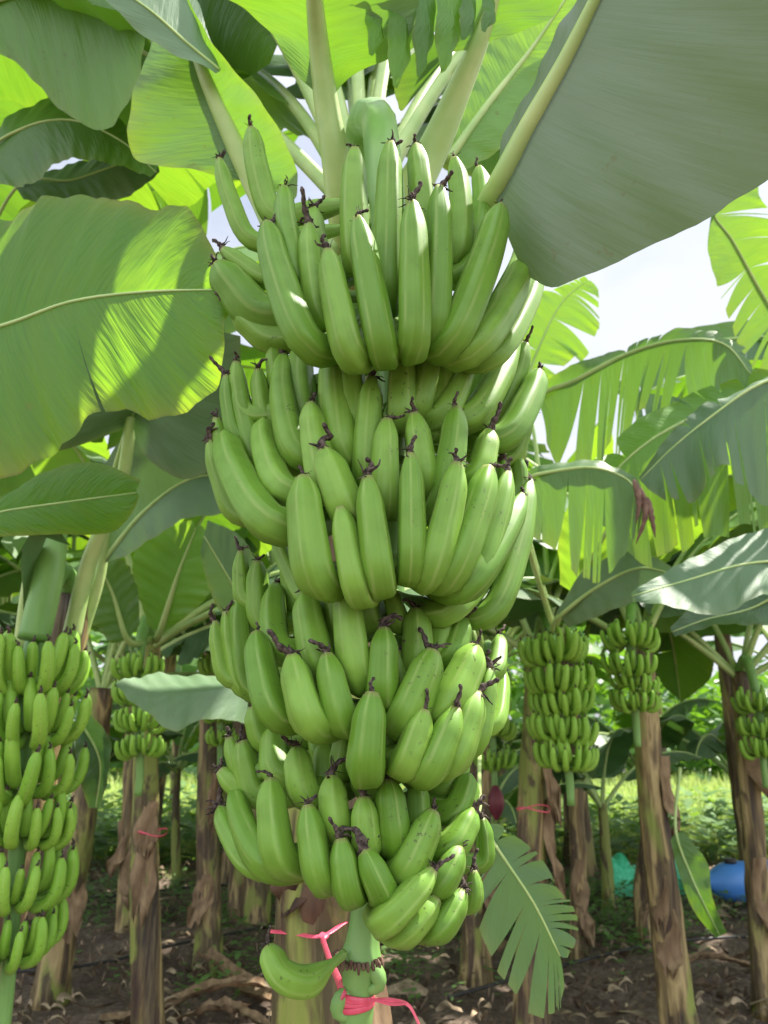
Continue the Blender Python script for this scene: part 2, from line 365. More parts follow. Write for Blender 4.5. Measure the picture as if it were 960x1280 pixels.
def put_tip(parent, T, d, s=1.0, rs=random):
    o = bpy.data.objects.new('flower_tip', rs.choice(TIPS)); col.objects.link(o); o.parent = parent
    dv = Vector(nrm(np.array(d) * .7 + vec(rs.uniform(-.25, .25), rs.uniform(-.3, .1), .6)))
    o.location = np.array(T) - WP[parent.name]; q = dv.to_track_quat('Z', 'Y')
    from mathutils import Quaternion
    o.rotation_mode = 'QUATERNION'; o.rotation_quaternion = q @ Quaternion((0, 0, 1), rs.uniform(0, 6.28)); s *= rs.uniform(.55, 1.25); o.scale = (s, s, s)

# ============================================================ GROUND
def ground():
    xs = np.concatenate([np.linspace(-150, -12, 16), np.linspace(-11, 11, 150), np.linspace(12, 150, 16)])
    ys = np.concatenate([np.linspace(-60, 1, 10), np.linspace(1.5, 14, 130), np.linspace(15, 200, 30)])
    V = []; 
    from mathutils import noise
    for y in ys:
        for x in xs:
            near = 1 if (abs(x) < 11 and 1 < y < 14) else 0
            z = near * (.05 * noise.noise(Vector((x * 1.1, y * 1.1, 0))) + .035 * noise.noise(Vector((x * 4, y * 4, 3))) + .02 * noise.noise(Vector((x * 11, y * 11, 5))))
            z += near * .035 * math.sin(y * 2.4 + .3 * math.sin(x))
            V.append((x, y, z - .03 ))
    w_ = len(xs); F = [(j * w_ + i, j * w_ + i + 1, (j + 1) * w_ + i + 1, (j + 1) * w_ + i) for j in range(len(ys) - 1) for i in range(w_ - 1)]
    m, nt, o = mat('soil'); L = nt.links.new; b = N(nt, 'ShaderNodeBsdfPrincipled'); b.inputs['Roughness'].default_value = .95; b.inputs['Specular IOR Level'].default_value = .15
    g = N(nt, 'ShaderNodeNewGeometry'); sp = N(nt, 'ShaderNodeSeparateXYZ'); L(g.outputs['Position'], sp.inputs[0])
    n1 = N(nt, 'ShaderNodeTexNoise', Scale=2.2, Detail=8.); L(g.outputs['Position'], n1.inputs[0])
    n2 = N(nt, 'ShaderNodeTexNoise', Scale=24., Detail=8., Roughness=.7); L(g.outputs['Position'], n2.inputs[0])
    n3 = N(nt, 'ShaderNodeTexVoronoi', Scale=38.); L(g.outputs['Position'], n3.inputs[0])
    soil = ramp(nt, n2.outputs[0], [(.3, (.08, .058, .043)), (.5, (.20, .15, .115)), (.7, (.36, .28, .215))])
    soil = mixc(nt, maprange(nt, n1.outputs[0], .4, .62, 0, .6), soil, (.07, .05, .038))
    soil = mixc(nt, maprange(nt, n3.outputs['Distance'], .18, .05, 0, .35), soil, (.3, .22, .14))
    grass = ramp(nt, n2.outputs[0], [(.3, (.12, .22, .03)), (.7, (.3, .42, .09))])
    yy = math_(nt, 'ADD', sp.outputs[1], math_(nt, 'MULTIPLY', n1.outputs[0], 3.))
    L(mixc(nt, maprange(nt, yy, 9.6, 10.6), soil, grass), b.inputs[0])
    bp = N(nt, 'ShaderNodeBump', Strength=.9, Distance=.04); L(n2.outputs[0], bp.inputs['Height']); L(bp.outputs[0], b.inputs['Normal']); L(b.outputs[0], o.inputs[0])
    return tag(mk('ground', V, F, m, pivot=(0, 0, 0)), kind='structure')
ground()

def scatter(name, mat_, n, region, gen, label=None):
    mb = MB()
    rs = np.random.RandomState(hash(name) % 1000 if False else len(name) * 7)
    for i in range(n):
        x, y = region(rs)
        mb.add(gen(rs, x, y))
    V = mb.V; o = mk(name, V, mb.F, mat_, None, mb.UV, None, pivot=(0, 0, 0)); return tag(o, kind='stuff')
def blade(rs, x, y, h, w_):
    a = rs.uniform(0, 6.28); d = vec(math.cos(a), math.sin(a), 0); s = vec(-d[1], d[0], 0) * w_; V = []; bnd = rs.uniform(.1, .8)
    b = vec(x, y, -.03)
    for k in range(4):
        t = k / 3; c = b + vec(0, 0, h * t * (1 - .25 * t * bnd)) + d * h * bnd * t * t * .7; ww = s * (1 - t * .85); V += [c - ww, c + ww]
    return V, [(0, 1, 3, 2), (2, 3, 5, 4), (4, 5, 7, 6)], [(i / 7, .5) for i in range(8)]
grass_m = leaf_mat('meadow_grass', (.34, .42, .12), (.36, .44, .14), (.50, .60, .18), .35, .6, 0.)
weed_m = leaf_mat('weed_leaf', (.08, .18, .03), (.1, .2, .05), (.3, .5, .06), .35, .6, 0.)
def reg_grass(rs):
    y = 8.6 + (rs.rand() ** 1.6) * 26; return rs.uniform(-1, 1) * (y * .62 + 1), y
tag(scatter('meadow_grass', grass_m, 30000, reg_grass, lambda rs, x, y: blade(rs, x, y, rs.uniform(.08, .24) * (1 + y / 40), .006 + y * .0008)), 'pale sunlit grass field beyond the last banana row', 'grass')
def weed(rs, x, y):
    V = []; F = []; UV = []
    for k in range(rs.randint(5, 10)):
        a = rs.uniform(0, 6.28); l = rs.uniform(.03, .07); h = rs.uniform(.02, .14); d = vec(math.cos(a), math.sin(a), rs.uniform(-.2, .5)); s = vec(-math.sin(a), math.cos(a), 0)
        c = vec(x, y, -.02 + h) + d * .02; o = len(V); V += [c, c + d * l * .5 + s * l * .3, c + d * l, c + d * l * .5 - s * l * .3]; F.append((o, o + 1, o + 2, o + 3)); UV += [(0, .2), (.1, .3), (.2, .5), (.1, .3)]
    return V, F, UV
WC = [(rng.uniform(-4, 4), rng.uniform(4.5, 9.5)) for _ in range(26)] + [(PG(x, y)[0], PG(x, y)[1]) for x, y in ((760, 1150), (790, 1110), (700, 1130), (740, 1180), (300, 1130), (290, 1160), (740, 1120), (860, 1130), (650, 1150), (120, 1150), (420, 1180), (560, 1150))] * 2
def reg_weed(rs):
    c = WC[rs.randint(len(WC))]; return c[0] + rs.randn() * .28, c[1] + rs.randn() * .25
tag(scatter('low_weeds', weed_m, 1500, reg_weed, weed), 'small green weeds spreading over the brown soil', 'weeds')
def tall(rs, x, y):
    V, F, UV = weed(rs, x, y); V = [vec(x, y, 0) + (v - vec(x, y, 0)) * 3.2 for v in V]; return V, F, UV
tag(scatter('tall_weeds', weed_m, 1500, lambda rs: (rs.uniform(-7, 7), 8.2 + 4.5 * rs.rand() ** 1.5), tall), 'knee high leafy weeds where the soil meets the grass', 'weeds')
litter_m = simple('litter', (.42, .32, .21), (.08, .055, .035), .85, 9, .2)
def litter(rs, x, y):
    a = rs.uniform(0, 6.28); l = rs.uniform(.02, .12) * (2.4 if rs.rand() < .08 else 1); w_ = l * rs.uniform(.12, .45); d = vec(math.cos(a), math.sin(a), 0); s = vec(-d[1], d[0], rs.uniform(-.5, .5)); V = []; z = rs.uniform(-.01, .03)
    for k in range(5):
        t = k / 4; c = vec(x, y, z + .03 * math.sin(t * 3.1 + a)) + d * l * (t - .5); ww = s * w_ * .5 * math.sin(.35 + t * 2.5); V += [c - ww, c + ww + vec(0, 0, rs.uniform(0, .015))]
    return V, [(0, 1, 3, 2), (2, 3, 5, 4), (4, 5, 7, 6), (6, 7, 9, 8)], [(i / 9, .5) for i in range(10)]
def reg_lit(rs):
    y = rs.uniform(3.2, 9.6); return rs.uniform(-1, 1) * (y * .6 + .5), y
tag(scatter('leaf_litter', litter_m, 5200, reg_lit, litter), 'scraps of dry brown banana leaf littering the soil', 'leaf litter')

# ============================================================ plants behind
def stem_geo(base, top, r0, r1, seed, seg=22, n=36, bend=None):
    rs = np.random.RandomState(seed); b, t = np.array(base), np.array(top); mid = (b + t) / 2 + (bend if bend is not None else vec(rs.uniform(-.03, .03), 0, 0))
    p = spline([b - vec(0, 0, .08), mid, t], n); q = np.linspace(0, 1, n); rad = r0 + (r1 - r0) * q ** .8 + .25 * r0 * np.exp(-q * 14)
    V, F, UV = tube(p, rad, seg, ridge=.0); V = np.array(V); ph = rs.uniform(0, 6, 4)
    for i in range(n):                      # overlapping sheath edges: a saw-tooth round the trunk that drifts upward
        for k in range(seg):
            th = k / seg * 6.283; s = ((th * 2 + ph[0] + i * .13) % 3.14) / 3.14; j = i * seg + k; c = p[i]
            f = 1 + .07 * s + .05 * math.sin(th * 3 + ph[1] + i * .4) + .03 * math.sin(th * 5 + i * 1.3 + ph[2]) + rs.uniform(-.015, .015)
            V[j] = c + (V[j] - c) * f
    return V, F, UV
def sheath(plant, c, az, r, ln, wd, seed, up=False, m_='dry', cf=1.):
    rs = np.random.RandomState(seed); V = []; UV = []; n = 18; m = 9; curl = rs.uniform(.05, .6); jl = rs.uniform(.72, 1.0, m); jl[0] *= .8; jl[-1] *= .8
    for i in range(n):
        t = i / (n - 1)
        for j in range(m):
            s = j / (m - 1) - .5; a = az + s * wd / r * (.75 + .35 * math.sin(t * 3) - .45 * t * t) + .12 * math.sin(t * 6 + seed) * t; rr = r + .006 + (.02 + .09 * curl) * cf * t ** 2 + .012 * math.sin(t * 9 + s * 5 + seed) + .006 * math.sin(s * 19 + t * 3) + abs(s) * .03 * t * cf
            V.append(np.array(c) + vec(math.cos(a) * rr, math.sin(a) * rr, (-1 if not up else 1) * ln * t * (1 - (1 - jl[j]) * t * t))); UV.append((t, s))
    V2 = [v + vec(math.cos(az), math.sin(az), 0) * -.003 for v in V]; k = len(V)
    F = [(i * m + j, i * m + j + 1, (i + 1) * m + j + 1, (i + 1) * m + j) for i in range(n - 1) for j in range(m - 1)]
    F += [tuple(x + k for x in f[::-1]) for f in F[:]]
    mk('dry_sheath', V + V2, F, M[m_], plant, UV + UV)

def finger_mesh(name, ln, r, out, tip_s, seed):
    rs = np.random.RandomState(seed)
    path = [vec(0, 0, 0), vec(out * .55, 0, -ln * .12), vec(out * .95, 0, ln * .05), vec(out * 1.06, 0, ln * .42), vec(out * .98, 0, ln * .82)]
    mb = MB(); mb.add(banana_geo(path, r, 12, rs.uniform(0, 6), 18))
    T = path[-1]
    if tip_s: mb.add(tube([T, T + vec(.002, .002, .008) * tip_s, T + vec(rs.uniform(-.006, .006), rs.uniform(-.006, .006), .016) * tip_s], [.005 * tip_s, .0035 * tip_s, .002 * tip_s], 6), 1)
    me = bpy.data.meshes.new(name); me.from_pydata([tuple(v) for v in mb.V], [], mb.F); me.materials.append(M['ban_far']); me.materials.append(M['tip'])
    ul = me.uv_layers.new(name='UVMap'); li = np.zeros(len(me.loops), int); me.loops.foreach_get('vertex_index', li); ul.data.foreach_set('uv', np.array(mb.UV)[li].ravel())
    me.polygons.foreach_set('material_index', mb.M); me.polygons.foreach_set('use_smooth', [True] * len(me.polygons)); return me
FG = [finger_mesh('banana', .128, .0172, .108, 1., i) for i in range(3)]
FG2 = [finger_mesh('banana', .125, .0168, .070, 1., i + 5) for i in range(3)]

def auto_bunch(plant, crown, top, bottom, hands, per, r_top, r_bot, seed, skip_back=True):
    """hanging bunch: stalk from the crown, arching to top, down to bottom; hands of two rows"""
    rs = random.Random(seed); top, bottom, crown = map(np.array, (top, bottom, crown))
    arch = (crown + top) / 2 + vec(0, 0, .16)
    p = spline([crown, arch, top, (top + bottom) / 2, bottom, bottom - vec(0, 0, .1)], 50)
    V, F, UV = tube(p, np.linspace(.030, .016, 50), 10); mk('bunch_stalk', V, F, M['stalk'], plant, UV)
    cnt = 0
    for h in range(hands):
        t = (h + .25) / hands; c = top + (bottom - top) * t + vec(rs.uniform(-.012, .012), 0, rs.uniform(-.012, .012)); s = (r_top + (r_bot - r_top) * t) / .145; toward = math.atan2(-c[1], -c[0]); off = rs.uniform(-.9, .9); s *= rs.uniform(.93, 1.07); yaw = rs.uniform(0, 6.28); tl = rs.uniform(.0, .16)
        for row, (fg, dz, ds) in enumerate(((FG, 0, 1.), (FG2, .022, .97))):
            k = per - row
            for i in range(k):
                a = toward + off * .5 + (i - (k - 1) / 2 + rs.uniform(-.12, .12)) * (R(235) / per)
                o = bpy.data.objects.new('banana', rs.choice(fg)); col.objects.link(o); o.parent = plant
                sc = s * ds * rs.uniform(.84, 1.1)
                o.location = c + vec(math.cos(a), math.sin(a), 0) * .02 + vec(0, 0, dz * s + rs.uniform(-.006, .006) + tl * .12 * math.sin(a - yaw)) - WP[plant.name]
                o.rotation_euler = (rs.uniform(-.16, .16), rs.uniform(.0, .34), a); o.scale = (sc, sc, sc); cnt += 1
    return cnt

def plant(label, basepx, toppx, Y, r0, r1, leaves, seed, bunch=None, base=None, group=None, lmats=('leafA', 'leafB', 'leafC'), stem='stem', sheaths=2, name='banana_plant', lscale=1.0, skip_az=None, lat='auto', leaf_n=34):
    rs = random.Random(seed)
    b = np.array(base) if base is not None else PG(*basepx); b[2] = 0
    t = PY(toppx[0], toppx[1], Y if Y else b[1]) if not isinstance(toppx, np.ndarray) else toppx
    pl = empty(name, b); tag(pl, label, 'banana plant', group)
    V, F, UV = stem_geo(b, t, r0, r1, seed); mk('pseudostem', V, F, M[stem], pl, UV)
    for i in range(sheaths):
        f = rs.uniform(.25, .9); c = b + (t - b) * f; sheath(pl, c, rs.uniform(math.pi, 2 * math.pi), r0 * .95 + (r1 - r0) * f, rs.uniform(.2, .5), rs.uniform(.05, .14), seed + i)
    az0 = rs.uniform(0, 360)
    for i in range(leaves):
        az = az0 + i * 137.5 + rs.uniform(-15, 15)
        if skip_az:
            for lo, hi in skip_az:
                if lo <= az % 360 <= hi: az += 95
        el = rs.uniform(48, 82) - (i < 2) * 25
        auto_leaf(pl, t - vec(0, 0, .05), az, el, rs.uniform(1.5, 2.1) * lscale, rs.uniform(.24, .33) * lscale, rs.uniform(60, 130), M[rs.choice(lmats)], seed * 50 + i, n=leaf_n, torn=.6)
    if bunch: auto_bunch(pl, t, *bunch, seed=seed)
    return pl
SK = [(225, 315)]      # near plants: no automatic leaf straight towards the camera

# trunks and bunches seen on the left and right of the main bunch
pa = plant('banana plant with blackened peeling trunk tied with pink ribbon, small bunch at its top', (187, 1315), (186, 800), None, .070, .052, 7, 11,
           bunch=(PY(172, 835, 3.55), PY(175, 965, 3.6), 4, 9, .115, .095), skip_az=SK)
pb = plant('banana plant with brown trunk flaring at the foot, directly left of the main bunch', (262, 1205), (266, 790), None, .078, .055, 7, 12,
           bunch=(PY(275, 800, 4.75), PY(275, 950, 4.8), 5, 9, .12, .09), skip_az=SK)
pc = plant('leaning dark trunked banana plant rising behind the bunch at the left edge', (62, 1238), (128, 860), None, .085, .065, 7, 13, skip_az=SK)
pd = plant('slim tan trunked banana plant standing between two thicker trunks on the left', (160, 1165), (168, 850), None, .075, .05, 7, 14)
pe = plant('grey trunked banana plant just left of the main pseudostem, set back', (301, 1152), (300, 800), None, .085, .06, 7, 15)
pf = plant('thin young banana plant alone before the bright grass on the left', (222, 1105), (222, 960), None, .045, .03, 6, 16, lscale=.45, sheaths=0, stem='stemg')
pg = plant('banana plant with orange brown trunk and long five-tier bunch, right of the main bunch', (664, 1300), (672, 812), None, .080, .058, 6, 17,
           bunch=(PY(692, 815, 3.35), PY(712, 975, 3.4), 5, 10, .135, .125), skip_az=SK)
ph = plant('thin trunked banana plant below the long five-tier bunch on the right', (722, 1192), (720, 985), None, .055, .045, 0, 18)
pi_ = plant('banana plant leaning left with pale shredded sheaths and a slender bunch, right side', (855, 1310), (800, 800), None, .080, .054, 7, 19,
            bunch=(PY(788, 800, 3.6), PY(795, 905, 3.65), 4, 9, .115, .095), skip_az=SK, sheaths=4)
pj = plant('dark trunked banana plant at the right edge with small bunch partly out of frame', (957, 1252), (925, 840), None, .062, .05, 7, 20,
           bunch=(PY(948, 880, 4.3), PY(955, 960, 4.3), 3, 8, .12, .11), skip_az=SK)
pk = plant('banana plant with short visible trunk behind the torn leaf beside the main bunch', (594, 1220), (610, 830), None, .085, .06, 7, 21,
           bunch=(PY(612, 850, 4.5), PY(618, 975, 4.5), 4, 9, .12, .1), skip_az=SK)
po = plant('cut brown banana stump without leaves behind the pale shredded leaning trunk', (806, 1178), (815, 1035), None, .085, .06, 0, 22, sheaths=3)

# rows further back
rs = random.Random(5); FAR = []
spots = [(-3.6, 7.2), (-2.6, 8.6), (-1.2, 7.6), (-4.6, 9.6), (-.4, 9.4), (.9, 7.4), (2.0, 8.4), (3.2, 7.0), (4.3, 8.6), (1.3, 10.2), (-2.0, 10.6), (5.0, 6.2), (-5.0, 6.2), (3.4, 10.4), (-3.4, 5.6), (3.5, 5.4)]
where = ['far left', 'left', 'left', 'far left', 'centre', 'centre', 'right', 'right', 'far right', 'centre right', 'left', 'far right', 'far left', 'right', 'left', 'right']
def copy_tree(o, parent=None):
    c_ = o.copy(); col.objects.link(c_); c_.parent = parent
    for ch in list(o.children): copy_tree(ch, c_)
    return c_
spots += [(-2.3, 6.2), (-3.3, 4.6), (3.6, 6.3), (2.0, 7.6), (-1.0, 6.0), (.3, 7.0), (3.0, 4.6), (-4.4, 7.9), (4.6, 7.4), (-.2, 11.5), (2.4, 11.8), (-3.2, 12), (6.2, 9.5), (-6.4, 9.)]
temps = []
for i, (x, y) in enumerate(spots):
    x += rs.uniform(-.2, .2); h = rs.uniform(1.9, 2.5)
    if i < 4:
        o = plant('banana plant of the back rows with dim brown trunk and arching green leaves', None, np.array([x + rs.uniform(-.1, .1), y, 2.2]), None, .085, .06, 10, 60 + i, base=(x, y, 0), group='banana plants of the back rows', leaf_n=24, sheaths=0, lmats=('leafA', 'leafA', 'leafB', 'leafC'), lscale=1.12); temps.append(o)
    else:
        o = copy_tree(temps[i % 4]); sc = h / 2.2; o.location = (x, y, 0); o.rotation_euler = (0, 0, rs.uniform(0, 6.28)); o.scale = (sc, sc, sc)
sk = plant('short young banana sucker with low drooping leaves between the trunks', None, np.array([1.75, 6.6, .75]), None, .05, .035, 7, 80, base=(1.75, 6.6, 0), group='young suckers between the rows', leaf_n=24, sheaths=0, lmats=('leafC', 'leafA'), lscale=.6, stem='stemg')
for (x, y, sc) in ((-.9, 7.0, 1.), (-2.7, 7.3, 1.1), (.8, 6.2, .8), (3.3, 7.6, 1.2), (-3.9, 6.6, 1.), (2.6, 8.2, 1.2), (1.1, 8.3, 1.2), (-1.7, 8.6, 1.3)):
    o = copy_tree(sk); o.location = (x, y, 0); o.rotation_euler = (0, 0, rs.uniform(0, 6.28)); o.scale = (sc, sc, sc)

# ============================================================ the plant outside the frame on the left whose leaves reach in
pl0 = empty('banana_plant', (-1.75, 1.55, 0)); tag(pl0, 'banana plant beyond the left edge whose broad ribbed leaf reaches into view', 'banana plant')
V, F, UV = stem_geo((-1.75, 1.55, 0), (-1.7, 1.5, 1.75), .11, .075, 90); mk('pseudostem', V, F, M['stem'], pl0, UV)
c0 = vec(-1.7, 1.5, 1.72)
add_leaf(pl0, [c0, vec(-1.45, 1.35, 2.0)], px([(-160, 440, 1.35), (0, 408, 1.28), (90, 377, 1.22), (180, 365, 1.18), (284, 362, 1.12)]),
         px([(-150, 330, 1.45), (0, 272, 1.40), (60, 248, 1.36), (95, 243, 1.33), (170, 256, 1.28), (235, 262, 1.22), (262, 305, 1.16), (284, 345, 1.12)]),
         px([(-170, 640, 1.25), (-20, 618, 1.20), (60, 570, 1.16), (148, 508, 1.13), (190, 525, 1.12), (240, 508, 1.11), (275, 470, 1.10), (286, 380, 1.11)]),
         M['leafE'], .0085, n=90, m=14, ruf=.0075, curl=.06, tearsR=[.60], tearsL=[.42], gap=.03, seed=3)
add_leaf(pl0, [c0, vec(-1.3, 1.5, 2.200)], px([(-60, 655, 1.950), (0, 640, 1.900), (80, 628, 1.850), (170, 616, 1.830)]),
         px([(-60, 640, 1.970), (0, 622, 1.920), (60, 588, 1.880), (120, 578, 1.860), (176, 600, 1.830)]),
         px([(-60, 680, 1.930), (0, 671, 1.880), (80, 668, 1.850), (140, 665, 1.840), (166, 640, 1.820), (174, 618, 1.825)]),
         M['leafE'], .006, n=50, m=10, ruf=.002, curl=.08, seed=4)

# ============================================================ plant with the bunch at the left edge
b2 = PG(8, 1400); b2[1] = 2.35; b2[0] = -1.17; b2[2] = 0
p2 = empty('banana_plant', b2); tag(p2, 'banana plant at the left edge with a large bunch cut by the frame', 'banana plant')
t2 = PY(95, 745, 2.3)
V, F, UV = stem_geo(b2, t2, .10, .06, 91); mk('pseudostem', V, F, M['stem'], p2, UV)
auto_bunch(p2, t2, PY(38, 830, 2.08), PY(8, 1245, 2.08), 6, 9, .172, .115, seed=4)
V, F, UV = tube(spline(px([(66, 660, 2.15), (60, 720, 2.08), (42, 800, 2.02)]), 20), np.linspace(.040, .040, 20), 14); mk('bunch_stalk', V, F, M['stalk'], p2, UV)
for pts, r_ in (([(88, 800, 2.2), (112, 700, 2.2), (150, 610, 2.15), (165, 520, 2.1)], .034), ([(100, 800, 2.3), (125, 720, 2.3), (135, 650, 2.3), (170, 560, 2.35)], .024), ([(30, 810, 2.35), (38, 730, 2.35), (50, 670, 2.35)], .04)):
    V, F, UV = tube(spline(px(pts), 24), np.linspace(r_, r_ * .6, 24), 12, flat=.7); mk('leaf_stalk', V, F, M['midrib'], p2, UV)
def quick(pl, pet, mid, l, r, mt, r0=.01, **k): return add_leaf(pl, px(pet) if pet else [], px(mid), px(l), px(r), M[mt], r0, **k)
quick(p2, [(112, 700, 2.2)], [(165, 520, 2.1), (195, 470, 2.0), (215, 400, 1.95)], [(150, 540, 2.1), (60, 560, 2.0), (30, 450, 1.95), (120, 380, 1.95)], [(170, 560, 2.1), (235, 600, 2.05), (300, 560, 2.05), (300, 420, 1.95)], 'leafC', seed=21)
quick(p2, [], [(58, 672, 2.06), (40, 668, 2.03), (28, 690, 2.0)], [(90, 682, 2.05), (70, 662, 2.0), (45, 660, 1.98), (24, 690, 2.0)], [(52, 690, 2.08), (40, 740, 2.08), (30, 765, 2.06), (26, 700, 2.0)], 'leafD', seed=28, rib=False)
quick(p2, [], [(130, 700, 2.3), (180, 640, 2.3), (235, 600, 2.3), (300, 590, 2.3)], [(110, 660, 2.3), (130, 580, 2.3), (190, 530, 2.2), (300, 540, 2.2)], [(130, 705, 2.3), (165, 690, 2.25), (230, 650, 2.2), (300, 640, 2.2)], 'leafD', seed=22)
quick(pa, [(195, 800, 3.7)], [(200, 790, 3.6), (222, 720, 3.5), (245, 660, 3.4)], [(185, 780, 3.6), (165, 715, 3.5), (190, 655, 3.4), (240, 650, 3.4)], [(215, 785, 3.6), (255, 750, 3.5), (285, 700, 3.4), (250, 655, 3.4)], 'leafB', .02, seed=23, ruf=.01)
quick(pa, [(190, 800, 3.7)], [(160, 800, 3.4), (140, 740, 3.3), (120, 700, 3.2)], [(140, 805, 3.4), (110, 770, 3.3), (100, 720, 3.2), (115, 700, 3.2)], [(175, 780, 3.4), (170, 730, 3.3), (150, 695, 3.2), (125, 690, 3.2)], 'leafA', .02, seed=24, ruf=.01)
quick(pb, [(266, 800, 4.6)], [(310, 855, 2.3), (250, 865, 2.2), (195, 868, 2.15), (145, 855, 2.1)], [(310, 905, 2.25), (260, 898, 2.15), (215, 912, 2.05), (175, 885, 2.05), (145, 858, 2.1)], [(310, 845, 2.4), (250, 845, 2.35), (200, 842, 2.3), (145, 852, 2.12)], 'leafD', .008, seed=25, rib=False)
quick(pb, [(266, 800, 4.6)], [(320, 790, 3.2), (290, 730, 3.0), (255, 670, 2.9)], [(330, 720, 3.1), (300, 670, 3.0), (260, 650, 2.9)], [(300, 800, 3.1), (265, 745, 3.0), (250, 690, 2.9)], 'leafD', .012, seed=26)
quick(p2, [], [(100, 900, 2.7), (125, 950, 2.7), (120, 1010, 2.7)], [(95, 880, 2.7), (95, 950, 2.65), (110, 1010, 2.7)], [(105, 880, 2.7), (138, 930, 2.65), (125, 1012, 2.7)], 'leafC', .006, seed=27)

# ============================================================ THE MAIN PLANT
YC = .98
mb_ = PG(385, 1500); base_main = vec(PY(388, 1280, 1.62)[0], 1.62, 0)
pm = empty('banana_plant', base_main); tag(pm, 'banana plant with the huge four-tier green bunch in the middle of the picture', 'banana plant')
crown = PY(455, 285, 1.50)
V, F, UV = stem_geo(base_main, crown, .098, .068, 30, seg=30, n=60, bend=vec(-.02, 0, 0)); mk('pseudostem', V, F, M['stemg'], pm, UV)
sheath(pm, PY(395, 1020, 1.60), R(-60), .100, .26, .15, 5, m_='dead', cf=.15); sheath(pm, PY(412, 1120, 1.60), R(-30), .096, .5, .08, 8, cf=.3); sheath(pm, PY(392, 1050, 1.60), R(-105), .098, .12, .10, 17, m_='dead', cf=.15)
AX = [PY(470, 150, YC + .13), PY(478, 190, YC), PY(489, 330, YC), PY(491, 460, YC), PY(485, 760, YC), PY(470, 1000, YC), PY(452, 1190, YC), PY(441, 1330, YC)]
axis = spline([crown - vec(0, 0, .1), crown + vec(0, -.1, .16), PY(468, 148, 1.22)] + AX[1:], 140)
tt = np.linspace(0, 1, 140); rr = np.interp(tt, [0, .2, .35, .8, .9, 1], [.040, .038, .028, .0185, .0165, .016])
# collars and nodes of the bare stalk below the last hand
zs = axis[:, 2]
for (yp, amp, sg) in ((1194, .0075, .006), (1187, .003, .018), (1222, .003, .012), (1262, .003, .012)):
    z0 = PY(450, yp, YC)[2]; msk = (axis[:, 1] < YC + .03); rr = rr + msk * amp * np.exp(-((zs - z0) / sg) ** 2)
axis2 = np.concatenate([axis[:100], spline(axis[99:], 120)[1:]]); d1 = np.concatenate([[0], np.cumsum(np.linalg.norm(np.diff(axis, axis=0), axis=1))]); d2 = np.concatenate([[0], np.cumsum(np.linalg.norm(np.diff(axis2, axis=0), axis=1))])
rr2 = np.interp(d2, d1, rr)
V, F, UV = tube(axis2, rr2, 20, ridge=.05, nr=6); stalk = mk('bunch_stalk', V, F, M['stalk'], pm, UV)
# dark ragged ring of the node
zc = PY(448, 1196, YC); ri = []; mbn = MB()
for k in range(34):
    a = k / 34 * 6.283 + random.uniform(-.05, .05); c = zc + vec(math.cos(a), math.sin(a), 0) * .0245; mbn.add(tube([c, c + vec(math.cos(a) * .003, math.sin(a) * .003, random.uniform(-.006, .003)), c + vec(math.cos(a) * .004, math.sin(a) * .004, random.uniform(-.012, -.004))], [.0022, .0022, .0012], 6))
mbn.build('node_scar', M['brown'], stalk)
# half-round scar bulge on the right under the collar
for (x_, y_) in ((466, 1224), (430, 1258)):
    c = PY(x_, y_, YC - .01); sgn = 1 if x_ > 450 else -1
    V, F, UV = tube(spline([c + vec(-.012 * sgn, 0, .018), c + vec(.004 * sgn, 0, .006), c + vec(.006 * sgn, 0, -.006), c + vec(-.012 * sgn, 0, -.012)], 12), [.003, .005, .007, .009, .0095, .0095, .009, .008, .007, .006, .004, .002], 12); mk('hand_scar', V, F, M['stalk'], stalk, UV)

